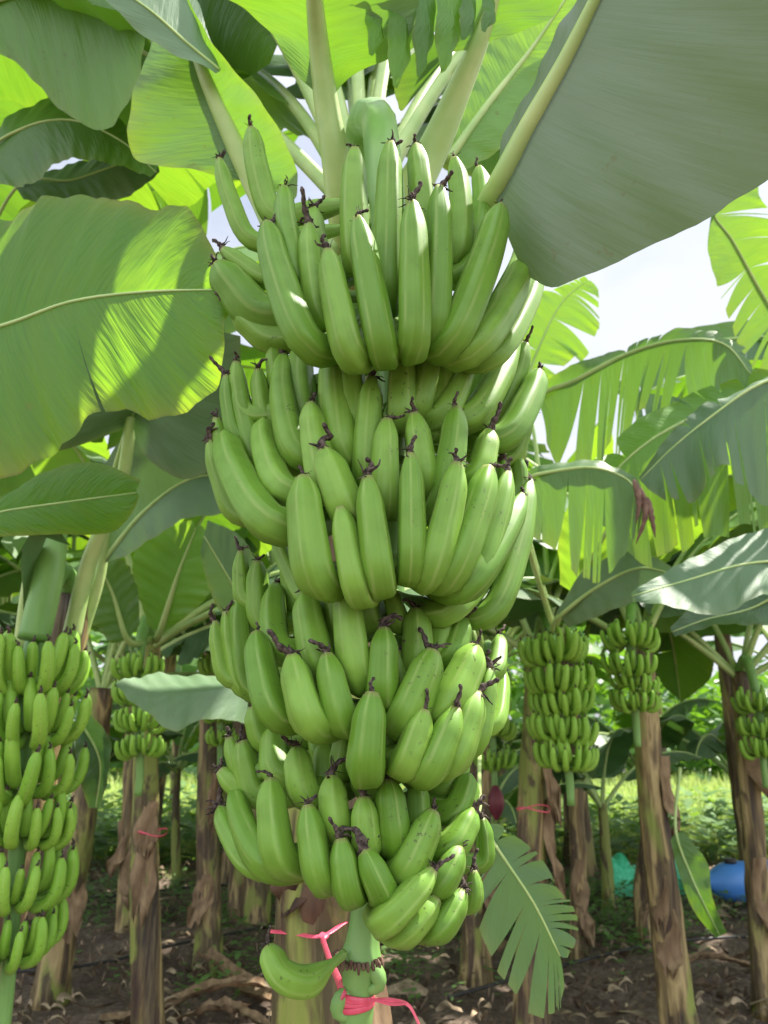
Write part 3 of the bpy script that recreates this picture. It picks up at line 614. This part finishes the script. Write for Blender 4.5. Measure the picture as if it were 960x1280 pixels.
def axis_at(z):
    return vec(np.interp(z, axis[::-1, 2][:110], axis[::-1, 0][:110]), YC, z)
def put(x, y, Rr):
    """point on the round shell of the bunch seen at this pixel"""
    Y = YC - Rr * .8
    for _ in range(6):
        p = PY(x, y, Y); a = axis_at(p[2]); dx = p[0] - a[0]; Y = YC - math.sqrt(max(Rr * Rr - dx * dx, 0))
    return PY(x, y, Y)
TOPS = {'A': (240, 120, 2.087, .205), 'B': (240, 400, 2.087, .20), 'C': (240, 660, 2.286, .185), 'D': (240, 860, 2.286, .165)}
DATA = {
'A': [(70,165,170,400,52,2),(155,85,225,340,64,2),(240,240,300,520,68,1),(195,335,320,690,90,0),(318,295,350,480,60,2),(305,335,345,615,66,1),(355,405,425,712,85,0),
      (425,140,435,470,76,2),(432,320,505,702,86,0),(517,125,510,570,80,1.6),(585,130,600,420,70,2),(575,280,578,688,86,0),(645,240,625,665,82,.6),(685,165,690,450,66,2),
      (750,190,705,500,66,1.8),(805,290,655,685,94,.4),(772,275,745,420,40,2),(875,380,700,700,84,.5),(905,440,760,715,58,1),(66,440,215,610,112,1.0),(80,400,220,490,60,2),(112,560,235,655,78,1.5)],
'B': [(115,110,150,270,58,2),(172,130,205,280,55,2),(90,145,130,330,54,1.6),(118,155,195,400,66,1.2),(45,315,130,530,56,.9),(85,300,238,575,100,.1),(62,255,120,420,46,1.6),(185,265,260,480,80,.8),
      (238,95,295,390,76,1.5),(212,60,240,200,50,2.4),(310,220,360,480,88,1.2),(370,85,405,390,90,2),(345,340,420,540,104,.6),(290,410,335,720,108,0),(388,490,440,742,86,.1),(470,150,455,440,76,1.9),
      (508,260,505,520,80,1.1),(458,410,495,716,88,0),(570,350,572,684,78,.1),(580,245,605,470,84,1.2),(690,230,640,530,84,1.1),(692,375,612,698,90,.15),(775,290,735,440,76,1.2),(775,385,655,705,92,.3),
      (825,400,715,712,74,.5),(862,460,695,728,80,.4),(845,350,850,470,52,1.2),(812,370,800,480,50,1.3),(868,60,780,270,62,2),(905,135,790,340,78,1.3),(838,40,700,290,78,1.9),(882,240,825,380,44,1.6),
      (625,60,575,270,76,2.4),(715,110,630,290,84,2.2),(880,420,760,800,70,1.6),(800,600,640,790,70,2)],
'C': [(140,65,155,230,58,2),(187,95,205,300,76,1.6),(240,165,262,390,86,1.1),(325,185,385,440,102,1.2),(65,265,110,450,50,1.3),(98,238,155,480,56,.9),(135,200,175,490,78,.7),(185,300,250,570,96,.2),(285,365,355,598,112,.1),
      (385,360,440,590,96,.4),(440,160,480,470,100,1.1),(548,285,540,520,98,.9),(515,470,492,728,116,-.1),(690,350,590,590,112,.8),(775,260,730,400,86,1.7),(810,340,700,560,118,.9),(665,520,600,708,100,.3),(755,515,665,728,104,.2),
      (815,470,725,705,100,.4),(850,400,800,650,70,.7),(878,310,850,440,60,1.3),(885,400,850,590,52,1.1),(590,350,600,470,46,2),(240,20,360,240,60,2.2),(560,170,600,300,60,2.4)],
'D': [(175,50,215,180,76,1.4),(140,150,195,340,92,1.),(105,140,150,260,60,1.6),(235,110,255,280,86,1.2),(300,170,332,340,96,.9),(225,260,262,532,102,.1),(120,295,240,540,84,.3),(80,345,205,540,74,.5),(78,235,185,320,80,1.),
      (330,335,372,578,96,0),(400,250,418,440,96,.7),(490,310,500,485,92,.5),(560,260,582,480,100,.7),(425,430,452,616,96,-.1),(490,460,555,610,94,-.1),(690,350,595,555,106,.3),(690,520,535,690,98,-.2),(790,250,740,390,92,1.2),
      (800,350,720,490,96,.7),(828,370,830,520,60,1.),(765,455,690,595,92,.3),(700,600,590,726,82,.1),(775,580,690,718,84,.2),(803,520,800,640,58,.6),(640,270,640,430,80,1.7),(440,120,420,260,70,2.),(350,60,380,220,60,2.)]}
DATA['B'] += [(415,70,430,320,84,2.3),(545,60,545,300,80,2.2),(285,70,310,300,78,2.3),(760,70,730,300,80,2.3),(650,90,640,320,80,2.5)]
DATA['C'] += [(400,120,430,330,90,2.2),(480,60,500,300,90,2.4),(640,230,640,440,92,2.0),(720,190,690,400,86,2.2),(280,60,320,260,80,2.3)]
DATA['D'] += [(270,60,300,260,90,1.9),(560,80,560,280,96,2.0),(680,60,660,280,96,1.9),(500,140,500,320,90,2.1),(760,120,730,320,90,1.8),(380,150,390,330,86,2.)]
inner = MB(); inner_tips = []                 # the fingers hidden deepest between the rows
rsm = random.Random(12)
for hand, rows in DATA.items():
    x0, y0, sc, RR = TOPS[hand]
    for (tu, tv, bu, bv, wd, lay) in rows:
        Rt = RR - .036 * lay; wpx = wd / sc
        T = put(x0 + tu / sc, y0 + tv / sc, Rt - .004)
        dx_, dy_ = bu - tu, bv - tv; ll_ = math.hypot(dx_, dy_)
        B = put(x0 + (bu - dx_ / ll_ * wd * .42) / sc, y0 + (bv - dy_ / ll_ * wd * .42) / sc, Rt * .98)
        A0 = axis_at(B[2]); ya = y0 + bv / sc - wpx * .55 - 8 - 6 * lay; A = PY(480 + A0[0] / A0[1] * 880, ya, YC); A[0] = A0[0]; A = A + nrm((B - A) * vec(1, 1, 0)) * .012
        dep = np.dot(T * .5 + B * .5 - CAM, FW); r = wpx * dep / FPX / 2 * 1.03
        Mi = (B + T) / 2; am = axis_at(Mi[2]); ou = nrm((Mi - am) * vec(1, 1, 0)); ln_ = np.linalg.norm(T - B)
        Mi = Mi + ou * ln_ * .055
        Q = A + (B - A) * .52 + vec(0, 0, -.002)
        V, F, UV = banana_geo([A, Q, B, Mi, T], r, 22, rsm.uniform(0, 6), 34)
        if lay >= 1.9:
            inner.add((V, F, UV)); inner_tips.append((T, nrm(T - Mi))); continue
        o = mk('banana', V, F, M['ban'], pm, UV)
        put_tip(o, T, nrm(T - Mi), 1.12 if hand in 'AB' else 1.0, rsm)
inn = tag(inner.build('inner_bananas', M['ban'], pm), kind='stuff')
for T, d_ in inner_tips: put_tip(inn, T, d_, 1., rsm)
print('fingers', sum(c_.name.startswith('banana') for c_ in pm.children))
# the single fruit left at the foot of the stalk
pa_ = [PY(430, 1192, YC - .02), PY(408, 1210, YC - .05), PY(380, 1228, YC - .07), PY(350, 1218, YC - .08), PY(334, 1182, YC - .07)]
V, F, UV = banana_geo(pa_, .0168, 20, 1., 40, .42, .52); o = mk('banana', V, F, M['ban'], pm, UV); put_tip(o, pa_[-1], vec(-.1, 0, 1), 1., rsm)

# leaves of the crown -----------------------------------------------------
k = dict(n=70, m=12)
# stalk going straight up, blades either side
add_leaf(pm, [crown, PD(432, 280, 1.42), PD(420, 200, 1.36)], px([(408, 130, 1.34), (398, 50, 1.3), (388, -60, 1.2), (375, -200, 1.1)]),
         px([(400, 120, 1.34), (372, 95, 1.32), (320, 20, 1.35), (230, -40, 1.3), (220, -200, 1.2)]),
         px([(412, 125, 1.34), (440, 95, 1.34), (500, 60, 1.3), (540, -60, 1.25), (520, -200, 1.1)]), M['leafA'], .050, seed=31, **k)
# big dark leaf hanging over the upper right
add_leaf(pm, [crown, PD(560, 330, 1.25)], px([(618, 240, 1.05), (660, 160, 1.0), (705, 80, .96), (745, 0, .92), (800, -110, .86), (850, -220, .8)]),
         px([(612, 228, 1.05), (640, 150, 1.04), (682, 70, 1.0), (722, -10, .97), (770, -120, .9), (830, -220, .82)]),
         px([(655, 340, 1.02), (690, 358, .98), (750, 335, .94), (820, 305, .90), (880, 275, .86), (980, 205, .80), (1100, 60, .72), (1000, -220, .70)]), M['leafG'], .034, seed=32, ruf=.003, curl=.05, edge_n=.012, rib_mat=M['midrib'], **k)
# left leaf with the folded grey half
add_leaf(pm, [crown, PD(380, 330, 1.5)], px([(322, 235, 1.5), (290, 170, 1.5), (255, 90, 1.5), (235, 30, 1.5), (190, -60, 1.5)]),
         px([(300, 225, 1.5), (235, 212, 1.5), (165, 195, 1.5), (168, 110, 1.5), (190, 40, 1.55), (170, -60, 1.55)]),
         px([(335, 235, 1.48), (372, 248, 1.44), (362, 190, 1.42), (330, 130, 1.42), (285, 80, 1.44), (200, -60, 1.5)]), M['leafA'], .042, seed=33, **k)
add_leaf(pm, [], px([(275, 88, 1.46), (235, 55, 1.44), (190, 15, 1.42), (140, -20, 1.4)]), px([(270, 92, 1.45), (225, 72, 1.42), (170, 35, 1.4), (120, -10, 1.4)]),
         px([(277, 86, 1.47), (258, 30, 1.48), (235, -15, 1.5), (190, -50, 1.5)]), M['leafD'], .003, seed=34, n=40, m=8)
# right stalk with ragged blade remnants
add_leaf(pm, [crown, PD(500, 260, 1.44), PD(540, 190, 1.42), PD(575, 110, 1.4)], px([(600, 50, 1.38), (622, -20, 1.35), (640, -100, 1.3)]),
         px([(598, 60, 1.38), (540, 75, 1.36), (500, 140, 1.36), (500, 40, 1.36), (560, -90, 1.3)]),
         px([(603, 55, 1.38), (650, 40, 1.38), (700, 10, 1.36), (700, -90, 1.3)]), M['leafA'], .052, seed=35, tearsL=[.3, .55, .8], gap=.15, **k)
add_leaf(pm, [], px([(560, 200, 1.6), (610, 130, 1.65), (665, 60, 1.7), (720, -20, 1.7)]), px([(555, 180, 1.6), (570, 100, 1.65), (610, 30, 1.7), (680, -40, 1.7)]),
         px([(580, 215, 1.6), (640, 175, 1.62), (690, 110, 1.7), (740, 0, 1.7)]), M['leafB'], .01, seed=36, **k)
# shredded strips hanging at the top
for j, (x, y, l_, w_) in enumerate(((500, -20, 130, 26), (530, -10, 105, 22), (560, -20, 110, 30), (585, -10, 60, 16), (470, -20, 90, 20), (610, -10, 50, 14))):
    add_leaf(pm, [], px([(x, y, 1.3), (x + 8, y + l_ * .5, 1.28), (x - 6, y + l_, 1.27)]), px([(x - w_ * .5, y, 1.3), (x - w_ * .6, y + l_ * .5, 1.27), (x - 9, y + l_, 1.27)]),
             px([(x + w_ * .5, y, 1.3), (x + w_ * .7, y + l_ * .45, 1.3), (x - 3, y + l_, 1.27)]), M['leafA' if j % 2 else 'leafB'], .002, seed=40 + j, n=24, m=4, rib=False, edge_n=.15, name='leaf_strip')
# tall leaves standing up behind
for i, (az, el, ln, bd) in enumerate(((110, 84, 2.3, 50), (150, 80, 2.2, 60), (60, 82, 2.2, 55), (185, 72, 2.0, 75), (20, 70, 2.0, 80), (85, 74, 2.4, 70))):
    auto_leaf(pm, crown, az, el, ln, .31, bd, M[('leafA', 'leafD', 'leafB')[i % 3]], 760 + i, torn=.4)
# more foliage up on the left, a second plant behind
pq = empty('banana_plant', (-1.9, 3.0, 0)); tag(pq, 'tall banana plant at upper left with sunlit yellow-green leaves above the ribbed leaf', 'banana plant')
V, F, UV = stem_geo((-1.9, 3.0, 0), (-1.8, 2.9, 2.3), .11, .075, 92); mk('pseudostem', V, F, M['stem'], pq, UV)
cq = vec(-1.8, 2.9, 2.28)
add_leaf(pq, [cq, PD(-100, 100, 2.2)], px([(-40, 20, 2.0), (40, -10, 1.95), (110, -15, 1.9), (160, -20, 1.85), (200, -60, 1.8)]), px([(-30, 60, 2.0), (20, 78, 1.95), (80, 140, 1.9), (135, 162, 1.85), (168, 110, 1.8), (188, 20, 1.8)]),
         px([(-40, 0, 2.0), (40, -60, 1.95), (160, -90, 1.85)]), M['leafB'], .01, seed=51, **k)
add_leaf(pq, [cq], px([(-30, 210, 2.3), (30, 160, 2.2), (90, 150, 2.15), (150, 175, 2.1), (195, 215, 2.0)]), px([(0, 230, 2.2), (35, 232, 2.15), (80, 200, 2.1), (140, 205, 2.05), (190, 222, 2.0)]),
         px([(-30, 190, 2.3), (20, 140, 2.3), (80, 120, 2.3), (150, 150, 2.2), (198, 205, 2.0)]), M['leafA'], .01, seed=52, **k)
add_leaf(pq, [cq], px([(20, 235, 2.4), (90, 225, 2.3), (150, 205, 2.2), (195, 195, 2.2)]), px([(30, 250, 2.3), (100, 255, 2.25), (160, 245, 2.2), (200, 215, 2.2)]), px([(20, 225, 2.4), (90, 205, 2.4), (150, 190, 2.3), (198, 190, 2.2)]), M['leafD'], .01, seed=53, **k)
for i, (az, el, ln, bd) in enumerate(((10, 75, 2.4, 70), (60, 70, 2.2, 90), (120, 60, 2.0, 100), (330, 70, 2.2, 100), (35, 50, 2.0, 70))):
    auto_leaf(pq, cq, az, el, ln, .34, bd, M[('leafA', 'leafB')[i % 2]], 700 + i)
for i, (az, el, ln, bd) in enumerate(((90, 80, 2.4, 60), (45, 60, 2.4, 60), (15, 62, 2.6, 70), (300, 80, 1.9, 60), (150, 75, 2.0, 60))):
    auto_leaf(pq, cq, az, el, ln, .34, bd, M[('leafA', 'leafD', 'leafB')[i % 3]], 780 + i)
for i, (az, el, ln, bd) in enumerate(((100, 72, 2.1, 60), (140, 66, 2.0, 80), (70, 64, 2.1, 80), (165, 55, 1.9, 70), (45, 70, 2.0, 60))):
    auto_leaf(pm, crown, az, el, ln, .30, bd, M[('leafA', 'leafB', 'leafC')[i % 3]], 720 + i, torn=.3)

# ============================================================ right side foliage
pr = empty('banana_plant', (2.75, 3.3, 0)); tag(pr, 'banana plant beyond the right edge, its bright broad leaves reaching in under the sky', 'banana plant')
V, F, UV = stem_geo((2.75, 3.3, 0), (2.7, 3.25, 2.1), .11, .075, 93); mk('pseudostem', V, F, M['stem'], pr, UV)
cr_ = vec(2.7, 3.25, 2.08)
def T_(n_, a=.08, b=.95, s=1): r_ = np.random.RandomState(s); return sorted(r_.uniform(a, b, n_).tolist())
add_leaf(pg, [PD(690, 780, 3.5), PD(655, 640, 3.4)], px([(672, 500, 3.2), (720, 475, 3.1), (790, 440, 3.0), (850, 425, 2.9), (905, 430, 2.8), (940, 470, 2.75)]),
         px([(668, 490, 3.2), (700, 455, 3.15), (760, 430, 3.1), (810, 408, 3.0), (870, 402, 2.9), (930, 430, 2.8), (945, 470, 2.75)]),
         px([(675, 520, 3.15), (700, 560, 3.05), (745, 560, 3.0), (790, 510, 2.95), (840, 500, 2.85), (890, 510, 2.8), (940, 490, 2.75)]), M['leafA'], .02, seed=61, tearsR=T_(15, .22, .97, 2), tearsL=T_(9, .4, .95, 3), gap=.5, droop=.45, **k)
add_leaf(pr, [cr_], px([(1010, 520, 2.7), (940, 500, 2.7), (870, 520, 2.7), (800, 560, 2.7), (740, 620, 2.7)]), px([(1000, 470, 2.7), (930, 455, 2.7), (850, 490, 2.8), (780, 530, 2.8), (735, 610, 2.7)]),
         px([(1010, 600, 2.6), (950, 640, 2.6), (880, 640, 2.6), (820, 680, 2.6), (750, 650, 2.6)]), M['leafB'], .02, seed=62, tearsR=T_(9, .1, .95, 5), tearsL=T_(5, .2, .9, 15), gap=.3, droop=.3, **k)
add_leaf(pr, [cr_], px([(1000, 470, 2.4), (950, 480, 2.4), (890, 520, 2.4), (840, 560, 2.4), (800, 600, 2.4)]), px([(1000, 440, 2.4), (940, 475, 2.45), (880, 500, 2.45), (830, 550, 2.4), (798, 598, 2.4)]),
         px([(1000, 560, 2.35), (960, 590, 2.35), (900, 575, 2.3), (860, 620, 2.35), (802, 606, 2.4)]), M['leafD'], .012, seed=63, tearsR=T_(9, .1, .95, 6), tearsL=T_(3, .3, .9, 16), gap=.3, droop=.3, **k)
lw = add_leaf(pg, [PD(690, 780, 3.2), PD(655, 660, 2.8)], px([(655, 600, 2.5), (700, 588, 2.45), (745, 585, 2.4), (785, 600, 2.35), (805, 630, 2.3)]), px([(652, 590, 2.5), (700, 575, 2.5), (750, 575, 2.45), (795, 598, 2.35), (812, 632, 2.3)]),
         px([(650, 660, 2.45), (700, 690, 2.4), (745, 720, 2.35), (780, 690, 2.3), (800, 660, 2.3)]), M['leafA'], .012, seed=64, tearsR=T_(12, .15, .97, 8), gap=.65, droop=.1, **k)
wm = MB()
for j, (x, y, l_) in enumerate(((800, 620, 60), (792, 610, 45), (808, 632, 40))):
    wm.add(tube(spline(px([(x, y - 10, 2.3), (x + 6, y + l_ * .4, 2.28), (x - 5 + 8 * j, y + l_, 2.27)]), 12), np.array([.008, .016, .02, .018, .022, .016, .02, .012, .014, .01, .006, .002]), 9, ridge=.35, nr=3, flat=.4))
wm.build('withered_tip', M['brown'], lw)
add_leaf(pr, [cr_], px([(1000, 700, 2.2), (930, 705, 2.15), (860, 725, 2.1), (790, 745, 2.05)]), px([(1000, 650, 2.3), (930, 668, 2.25), (850, 705, 2.15), (788, 740, 2.05)]),
         px([(1000, 740, 2.1), (950, 745, 2.05), (895, 770, 2.0), (850, 760, 2.0), (792, 752, 2.05)]), M['leafD'], .012, seed=65, **k)
add_leaf(pr, [cr_], px([(1000, 730, 2.4), (940, 760, 2.4), (880, 775, 2.35), (840, 790, 2.3)]), px([(1000, 700, 2.45), (930, 735, 2.45), (870, 755, 2.4), (838, 785, 2.3)]),
         px([(1000, 790, 2.4), (930, 780, 2.3), (880, 785, 2.3), (842, 796, 2.3)]), M['leafC'], .012, seed=66, **k)
add_leaf(pg, [PD(690, 790, 3.3)], px([(715, 740, 3.1), (750, 680, 3.0), (790, 600, 2.95), (830, 560, 2.9)]), px([(700, 730, 3.1), (700, 660, 3.05), (740, 590, 3.0), (825, 550, 2.9)]),
         px([(740, 760, 3.0), (800, 720, 2.95), (850, 650, 2.9), (840, 570, 2.9)]), M['leafB'], .016, seed=67, **k)
add_leaf(pg, [PD(690, 790, 3.3)], px([(700, 770, 2.9), (745, 735, 2.8), (800, 710, 2.7), (850, 720, 2.6)]), px([(695, 765, 2.9), (735, 710, 2.85), (795, 690, 2.75), (852, 715, 2.6)]),
         px([(710, 785, 2.9), (760, 765, 2.75), (810, 745, 2.65), (850, 726, 2.6)]), M['leafD'], .012, seed=68, **k)
add_leaf(pg, [PD(690, 780, 4.2), PD(670, 560, 4.4)], px([(660, 480, 4.5), (680, 420, 4.5), (705, 375, 4.5), (735, 350, 4.5)]), px([(650, 470, 4.5), (640, 410, 4.5), (670, 360, 4.5), (730, 340, 4.5)]),
         px([(675, 480, 4.5), (720, 440, 4.5), (745, 400, 4.5), (748, 352, 4.5)]), M['leafB'], .02, seed=88, tearsL=T_(8, .1, .95, 31), tearsR=T_(8, .1, .95, 32), gap=.5, droop=.4, **k)
add_leaf(pr, [cr_], px([(1000, 430, 3.8), (900, 425, 3.9), (830, 440, 4.0), (770, 490, 4.0)]), px([(1000, 395, 3.8), (900, 400, 3.9), (820, 425, 4.0), (765, 488, 4.0)]),
         px([(1000, 500, 3.7), (910, 510, 3.8), (840, 540, 3.9), (778, 500, 4.0)]), M['leafD'], .02, seed=89, tearsR=T_(12, .1, .95, 33), gap=.4, droop=.4, **k)
# torn tall leaf at the upper right corner
add_leaf(pr, [cr_, PD(1080, 500, 3.2)], px([(1030, 480, 3.0), (960, 380, 2.95), (915, 300, 2.9), (890, 260, 2.9), (940, 205, 2.9)]), px([(1020, 500, 3.0), (935, 440, 2.95), (890, 330, 2.9), (885, 285, 2.9), (930, 210, 2.9)]),
         px([(1050, 440, 3.0), (1010, 330, 2.95), (980, 260, 2.9), (950, 240, 2.9), (948, 205, 2.9)]), M['leafB'], .018, seed=69, tearsL=T_(10, .1, .95, 9), tearsR=T_(10, .1, .95, 10), gap=.45, droop=.25, **k)
for i, (az, el, ln, bd) in enumerate(((180, 60, 1.9, 100), (150, 75, 2.0, 80), (205, 45, 1.6, 100), (120, 60, 2.2, 90))):
    auto_leaf(pr, cr_, az, el, ln, .28, bd, M[('leafA', 'leafB')[i % 2]], 740 + i, torn=.9)
# the pale torn leaf hanging low beside the bunch
add_leaf(pk, [PD(600, 900, 2.6), PD(600, 1000, 1.7)], px([(606, 1035, 1.45), (635, 1080, 1.42), (668, 1130, 1.40), (700, 1195, 1.38)]), px([(600, 1040, 1.45), (592, 1110, 1.43), (605, 1175, 1.41), (650, 1235, 1.40), (690, 1255, 1.39), (706, 1225, 1.38)]),
         px([(612, 1022, 1.45), (660, 1050, 1.42), (695, 1095, 1.40), (722, 1150, 1.38), (708, 1200, 1.38)]), M['leafD'], .006, seed=70, tearsL=T_(15, .08, .97, 12), tearsR=T_(12, .1, .95, 13), gap=.6, droop=.2, curl=.05, **k)
# small leaf low right
add_leaf(pi_, [PD(850, 960, 3.6)], px([(845, 1040, 3.4), (862, 1090, 3.35), (880, 1130, 3.3), (900, 1170, 3.3)]), px([(838, 1050, 3.4), (848, 1090, 3.35), (868, 1140, 3.3), (895, 1172, 3.3)]), px([(855, 1040, 3.4), (885, 1080, 3.35), (890, 1120, 3.3), (908, 1165, 3.3)]), M['leafA'], .008, seed=71, n=40, m=6)

# ============================================================ small things
def ribbon(path, w_, parent=None, n=40, up=None):
    return tube(spline(path, n), w_, 8, flat=.22, up=up)
mb = MB()
mb.add(ribbon([PY(338, 1164, 1.50), PY(365, 1166, 1.50), PY(402, 1170, 1.46), PY(432, 1152, 1.50)], .0055))
for dz in (0, .008): mb.add(ribbon([PY(402, 1170, 1.46), PY(412, 1200, 1.3), PY(424, 1228, 1.0), PY(430, 1246, .955)], .004 + dz * .1))
c = PY(445, 1251, YC)
for kx in range(4): mb.add(ribbon([c + vec(math.cos(a) * .0205, math.sin(a) * .0205, -.004 + kx * .0035 + .003 * math.cos(a + kx)) for a in np.linspace(0, 6.283, 16)], .0033, up=(0, 0, 1)))
mb.add(ribbon([PY(464, 1250, .955), PY(490, 1250, .95), PY(510, 1256, .95), PY(520, 1272, .95), PY(528, 1295, .95)], .0035)); mb.add(ribbon([PY(464, 1248, .955), PY(490, 1255, .945), PY(508, 1254, .94)], .003))
mb.add(ribbon([PY(400, 1168, 1.455), PY(408, 1172, 1.45), PY(404, 1176, 1.455)], .009))
tag(mb.build('ribbon', M['pink']), 'pink plastic ribbon tying the stalk of the main bunch to its pseudostem', 'ribbon')
for (x0, x1, y, Y, lb) in ((172, 204, 1042, 3.72, 'pink ribbon around the blackened trunk on the left'), (650, 688, 1012, 3.75, 'thin pink ribbon around the orange brown trunk on the right')):
    mb = MB(); cx = (PY(x0, y, Y) + PY(x1, y, Y)) / 2; rr_ = np.linalg.norm(PY(x1, y, Y) - PY(x0, y, Y)) / 2 * 1.12; cx = cx + vec(0, rr_ * .6, 0)
    mb.add(ribbon([cx + vec(math.cos(a) * rr_, math.sin(a) * rr_, .01 * math.sin(a * 2)) for a in np.linspace(0, 6.283, 20)], .0028, up=(0, 0, 1)))
    tag(mb.build('ribbon', M['pink']), lb, 'ribbon')
# drip hoses along the rows
for i, (pts, lb) in enumerate((([(-60, 1225), (100, 1215), (230, 1185), (330, 1165)], 'black drip hose lying across the soil at left, nearer the camera'), ([(90, 1130), (180, 1120), (260, 1112), (330, 1108)], 'black drip hose lying between trunks at left, farther away'), ([(560, 1255), (700, 1215), (830, 1185), (960, 1175)], 'black drip hose curving across the soil on the right'))):
    p = [PG(*q) + vec(0, 0, .03) for q in pts]; V, F, UV = tube(spline(p, 40), .009, 8); tag(mk('drip_hose', V, F, M['hose'], None, UV), lb, 'hose')
# fallen dry sheaths
def fallen(label, pxy, ln, wd, az, seed):
    rs = np.random.RandomState(seed); c = PG(*pxy); V = []; n = 22; m = 9
    for i in range(n):
        t = i / (n - 1); ww = wd * (.35 + .65 * math.sin(min(1, t * 1.3) * 2.2 + .3))
        for j in range(m):
            s = j / (m - 1) - .5; curl = s * 2.6
            p = vec((t - .5) * ln, ww * .5 * math.sin(curl), .02 + ww * .42 * (1 - math.cos(curl)) * .8 + .05 * math.sin(t * 5 + seed) + .03 * t + .012 * rs.randn() * .5)
            V.append(c + vec(p[0] * math.cos(az) - p[1] * math.sin(az), p[0] * math.sin(az) + p[1] * math.cos(az), p[2]))
    V = np.array(V); F = [(i * m + j, i * m + j + 1, (i + 1) * m + j + 1, (i + 1) * m + j) for i in range(n - 1) for j in range(m - 1)]
    kk = len(V); V = np.vstack([V, V - vec(0, 0, .005)]); F += [tuple(x + kk for x in f[::-1]) for f in F[:]]
    tag(mk('dry_leaf_sheath', V, F, M['dry']), label, 'dry leaf')
fallen('pale curled dry sheath lying just left of the main pseudostem', (305, 1235), .75, .14, R(140), 3)
fallen('dry brown sheath in the heap at lower left', (230, 1262), .8, .12, R(15), 4)
fallen('narrow tan sheath at the bottom edge, left of centre', (270, 1285), .6, .1, R(-20), 5)
fallen('pale twisted sheath on the soil at the foot of the right edge trunk', (900, 1215), .7, .07, R(8), 6)
fallen('bleached sheath scrap behind the torn hanging leaf', (640, 1190), .4, .08, R(60), 7)
# purple male flower of the bunch behind
c = PY(620, 1004, 4.4); V, F, UV = tube(spline([c + vec(0, 0, .09), c + vec(0, 0, .04), c, c - vec(0, 0, .05), c - vec(0, 0, .085)], 20), .042 * np.sin(np.linspace(.25, 3.0, 20)) + .003, 14, ridge=.06, nr=5)
mk('male_flower', V, F, M['purple'], pk, UV)
# blue tank and green net beyond the rows
bm_ = simple('blue_plastic', (.06, .22, .62), (.09, .28, .7), .4, 3, .5)
c = PG(925, 1132); c = vec(c[0] + .30, c[1] + .1, .15); mb = MB()
q = np.linspace(0, 1, 30); prof = .15 * np.clip(np.sin(np.clip(q * 12, 0, 1.57)), .3, 1) * np.clip(np.sin(np.clip((1 - q) * 12, 0, 1.57)), .3, 1) + .008 * (np.abs(q - .3) < .03) + .008 * (np.abs(q - .7) < .03)
tk = empty('water_barrel', (c[0], c[1], 0)); tag(tk, 'blue plastic barrel lying on its side beyond the trees at right', 'barrel')
V, F, UV = tube(np.array([[c[0] - .55 + 1.9 * a, c[1] + .12 * a, c[2]] for a in q]), prof, 28); mk('barrel_body', V, F, bm_, tk, UV)
V, F, UV = tube(np.array([[c[0] - .3, c[1], c[2] + .14], [c[0] - .3, c[1], c[2] + .17]]), .05, 16); mk('cap', V, F, M['hose'], tk, UV)
gm = simple('green_net', (.04, .45, .22), (.1, .62, .35), .5, 30, .4)
a_, b_ = PG(765, 1122), PG(862, 1118); V = []; n = 44; m = 10
for i in range(n):
    t = i / (n - 1); p = a_ + (b_ - a_) * t; hh = .22 + .07 * math.sin(t * 9) + .03 * math.sin(t * 31)
    for j in range(m):
        s = j / (m - 1); V.append(p + vec(0, .25 * s + .06 * math.sin(t * 25 + s * 4) * s * 1.2, hh * math.sin(s * 1.9)))
F = [(i * m + j, i * m + j + 1, (i + 1) * m + j + 1, (i + 1) * m + j) for i in range(n - 1) for j in range(m - 1)]
tag(mk('net_heap', V, F, gm), 'crumpled green netting on the ground beside the blue barrel', 'netting')

# far greenery
def clump(rs, x, y):
    z = rs.uniform(0, 1) ** 1.2 * (3.4 + 1.2 * math.sin(x * .5)); V = []; F = []; UV = []
    for q in range(3):
        c = vec(x, y, z) + rs.randn(3) * .25; a = rs.uniform(0, 6.28); d = vec(math.cos(a), math.sin(a), rs.uniform(-.8, .4)); s = nrm(np.cross(d, rs.randn(3))); l = rs.uniform(.3, .8); o = len(V)
        V += [c, c + d * l * .5 + s * l * .16, c + d * l, c + d * l * .5 - s * l * .16]; F.append((o, o + 1, o + 2, o + 3)); UV += [(0, .2), (.3, .5), (.5, .5), (.3, .5)]
    return V, F, UV
def reg_far(rs):
    y = rs.uniform(19, 26); return rs.uniform(-17, 17), y
tag(scatter('far_bushes', M['leafA'], 7000, reg_far, clump), 'far hedge of mixed green bushes closing the field', 'bushes')
